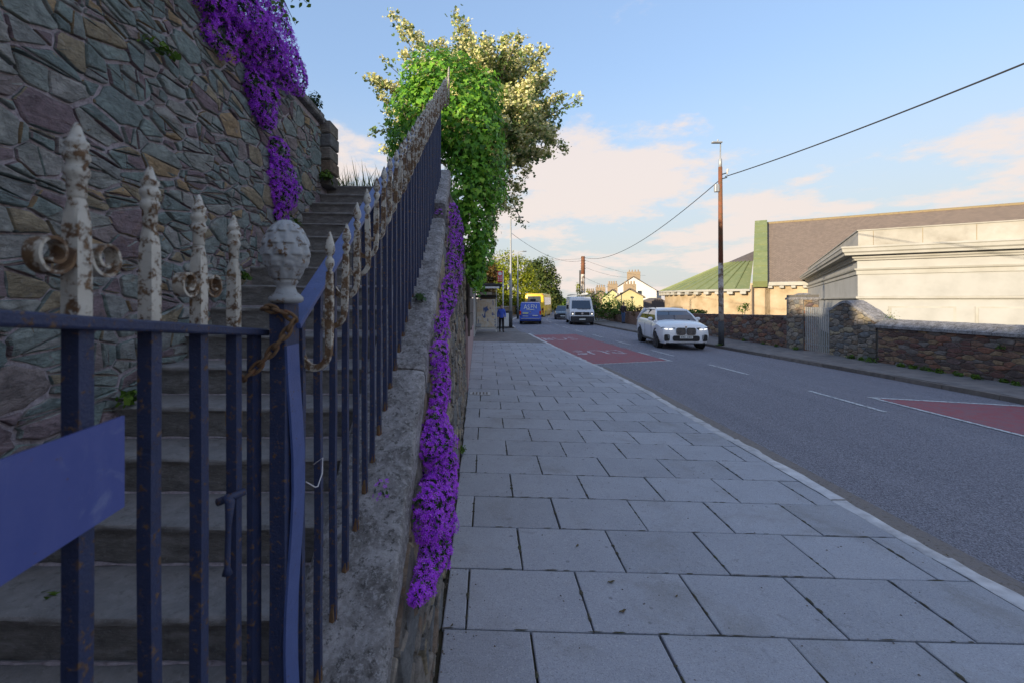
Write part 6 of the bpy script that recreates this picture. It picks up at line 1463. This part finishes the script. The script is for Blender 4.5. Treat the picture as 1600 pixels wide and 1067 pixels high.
MB().tube([EV-fv*1.155-bv*.12+Z(-.3), EV-fv*1.155-bv*.12+Z(zE-.4)], .11, 8).build('downpipe', 'old_wood', na)
ap = thing('church_apse', 'round apse with a fan of green copper roof and bracketed eaves', 'church', (AP.x, AP.y, 0))
RA = 12.0; zR = 3.2; c0 = AP-fv*1.2
def arc(a): return -fv*cos(a)+(-bv)*sin(a)
A0, A1, NA = -.35, pi/2-.02, 30
m = MB(); m.grid(lambda u, v: tuple(c0+arc(A0+(A1-A0)*u)*(RA-.75)+Z(-.5+(zR-.1+.5)*v)), NA, 2); fix_normals(m.build('curved_wall', 'stucco_tan', ap, smooth=True))
def cone(u, v):
    a = A0+(A1-A0)*u; r = RA*(1-v); return tuple(c0+arc(a)*max(.05, r)+Z(zR+5.4*v))
for k in range(15):
    u0, u1 = k/15, (k+1)/15
    m = MB(); m.grid(lambda u, v: cone(u0+(u1-u0)*(.015+.97*u), v*.70), 2, 8); fix_normals(m.build('copper_panel', 'copper', ap))
    MB().tube([Vector(cone(u0, 0))+Z(.03), Vector(cone(u0, .70))+Z(.04)], .09, 5).build('copper_roll', 'copper', ap)
m = MB(); m.grid(lambda u, v: cone(u, .68+.31*v), NA, 4); fix_normals(m.build('upper_roof', 'roof_tile', ap))
m = MB(); rings = [[c0+arc(A0+(A1-A0)*i/NA)*(RA+o)+Z(zR+z) for o, z in ((-.8, -.22), (.06, -.22), (.10, -.05), (.02, .02), (-.8, .02))] for i in range(NA+1)]; fix_normals(m.ring(rings).build('gutter', 'stucco_trim', ap))
for i in range(17):
    a = A0+(A1-A0)*(i+.5)/17; q = c0+arc(a)*(RA-.42)+Z(zR-.40); d = arc(a); MB().box(tuple(q), (.9, .62, .34), rz=atan2(d.y, d.x), bev=.04).build('bracket', 'stucco_trim', ap)
# ------------------------------------------------------------------ houses down the road
def gable_house(name, label, apex, halfw, eave_z, D, depth, wall, roof, rzv, chim=None, windows=(), group=None, wing=None):
    """gable end facing the street view; apex and half width in metres; rzv: direction the house runs back"""
    ax, az = apex; d = Vector((rzv[0], rzv[1], 0)).normalized(); s = Vector((d.y, -d.x, 0)); o = Vector((ax, D, 0)); t = thing(name, label, 'house', tuple(o), 0, group)
    g = [o-s*halfw+Z(-.4), o+s*halfw+Z(-.4), o+s*halfw+Z(eave_z), o+Z(az-.12), o-s*halfw+Z(eave_z)]
    m = MB()._pr([Vector(p) for p in g], d*depth); fix_normals(m.build('wall', wall, t)); ov = .22
    for sg in (-1, 1):
        sl2 = (o+Z(az)-(o+s*sg*halfw+Z(eave_z))).normalized(); low = o+s*sg*halfw+Z(eave_z)-sl2*.35; n2 = Vector((0, 0, .14))
        m = MB()._pr([low-d*ov, o+Z(az)-d*ov, o+Z(az)-d*ov+n2, low-d*ov+n2], d*(depth+2*ov)); rf = fix_normals(m.build('roof', roof, t))
    if chim:
        cw_, cz, cl = chim; c = o+d*.7+Z(cz); MB().box(tuple(c), (cw_, .8, cl), rz=atan2(s.y, s.x)).build('chimney', 'brick_warm', t)
        for k in range(4): q = c+s*(cw_*(.18*k-.27)*1.25)+Z(cl/2); MB().tube([q, q+Z(.42)], [.13, .11], 8).build('chimney_pot', 'brick_warm', t)
    for (u, z, w, h) in windows:
        q = o+s*u-d*.02+Z(z); f = MB().box(tuple(q), (w+.16, .06, h+.16), rz=atan2(s.y, s.x)).build('window', 'white_paint', t); MB().box(tuple(q-d*.025), (w, .03, h), rz=atan2(s.y, s.x)).build('pane', 'win_glass', f)
    return t
def mz_(y, D): return CH-(y-CY)/F*D
def mx_(x, D): return (x-CX)/F*D
D = 92.; wh = gable_house('gable_house', 'tall white gable house with a broad chimney behind the yellow gables', (mx_(990, D), mz_(433, D)), 4.4, mz_(455, D), D, 14, 'house_white', 'roof_tile', (.35, 1), (2.6, mz_(431, D), 1.6), ((1.2, 3.3, .8, 1.2),))
q = Vector((mx_(1024, D), D+3.5, 0)); w2 = thing('house_wing', 'low white wing of the gable house with a grey roof and a narrow window', 'house', tuple(q)); MB().box((q.x, q.y, 1.7), (3.2, 5, 4.2)).build('wall', 'house_white', w2); MB().box((q.x-.2, q.y-2.53, 1.9), (.5, .06, 1.7)).build('window', 'win_glass', w2); MB().box((q.x+.2, q.y, 3.85), (3.5, 5.3, .12)).build('roof', 'roof_tile', w2)
q = Vector((mx_(1036, 80), 80, 0)); w3 = thing('shed', 'low grey roofed outbuilding beside the round church apse', 'shed', tuple(q)); MB()._pr([q+Vector((-2, 0, -.4)), q+Vector((2.2, 0, -.4)), q+Vector((2.2, 0, .9)), q+Vector((-.6, 0, 2.4)), q+Vector((-2, 0, 1.9))], Vector((0, 5, 0))).build('wall', 'roof_tile', w3)
D = 62.; gable_house('gable_house', 'yellow gable house with a brick chimney and pots in front of the white gable', (mx_(984, D), mz_(452, D)), 1.75, mz_(464, D), D, 9, 'yellow_wall', 'roof_tile', (.30, 1), (1.7, mz_(451, D), 1.2), ())
D = 69.; gable_house('gable_house', 'pale green and yellow gable house with dark barge boards beside the hedge', (mx_(957, D), mz_(453, D)), 1.55, mz_(466, D), D, 9, 'green_wall', 'roof_tile', (.30, 1), (1.5, mz_(450, D), 1.2), ((.8, mz_(463, D), .25, .5),))
D = 76.; gable_house('gable_house', 'brown brick gable house at the end of the terrace behind the hedge', (mx_(938, D), mz_(455, D)), 1.9, mz_(468, D), D, 9, 'brick_warm', 'roof_tile', (.30, 1), (1.6, mz_(455, D), 1.2), ())
D = 84.; gable_house('gable_house', 'tan gable house behind the creeper on the stout pole', (mx_(922, D), mz_(459, D)), 1.9, mz_(470, D), D, 9, 'stucco_tan', 'roof_tile', (.30, 1), (1.6, mz_(459, D), 1.0), ())
D = 60.; q = Vector((mx_(971, D), D, 0)); t = thing('street_lamp', 'dark lantern street lamp in front of the yellow gable', 'lamp post', tuple(q)); MB().tube([(q.x, D, -.1), (q.x, D, mz_(460, D))], .06, 8).build('shaft', 'pole_base', t, smooth=True); MB().box((q.x, D, mz_(459, D)), (.34, .3, .22), bev=.05).build('lamp_head', 'black', t)
# terrace of houses up on the bank, left of the stairs: added out of view to keep the street in shade
for k in range(14):
    y = -46+6.2*k; x = -11.2; zb = 3.9; dz = (.15, -.1, .05, 0, .1)[k % 5]
    t = thing('shade_cottage', ('white', 'tan', 'pink')[k % 3]+' rendered terrace cottage added out of view on the garden bank to shade the street', 'house', (x, y, zb), 0, 'added shading terrace on the bank')
    zr_ = 7.25+dz; ze = 5.8+dz; m = MB()._pr([Vector((x+3, y-3.1, zb-1)), Vector((x+3, y-3.1, ze)), Vector((x, y-3.1, zr_)), Vector((x-3, y-3.1, ze)), Vector((x-3, y-3.1, zb-1))], Vector((0, 6.19, 0))); fix_normals(m.build('wall', ('house_white', 'stucco_tan', 'pink_render')[k % 3], t))
    for sg in (-1, 1): m = MB()._pr([Vector((x+sg*3.3, y-3.1, ze-.22)), Vector((x, y-3.1, zr_)), Vector((x, y-3.1, zr_+.12)), Vector((x+sg*3.3, y-3.1, ze-.10))], Vector((0, 6.19, 0))); fix_normals(m.build('roof', 'roof_tile', t))
    MB().box((x, y+2.7, zr_+.35), (.9, .6, 1.0)).build('chimney', 'brick_warm', t)
    for u, z in ((.3, 5.0), (2.0, 5.0)): f = MB().box((x+3.01, y+u, z), (.08, .95, 1.2)).build('window', 'white_paint', t); MB().box((x+3.04, y+u, z), (.05, .82, 1.06)).build('pane', 'win_glass', f)
    MB().box((x+3.02, y-1.6, 4.75), (.08, .95, 2.0)).build('door', 'van_blue', t)
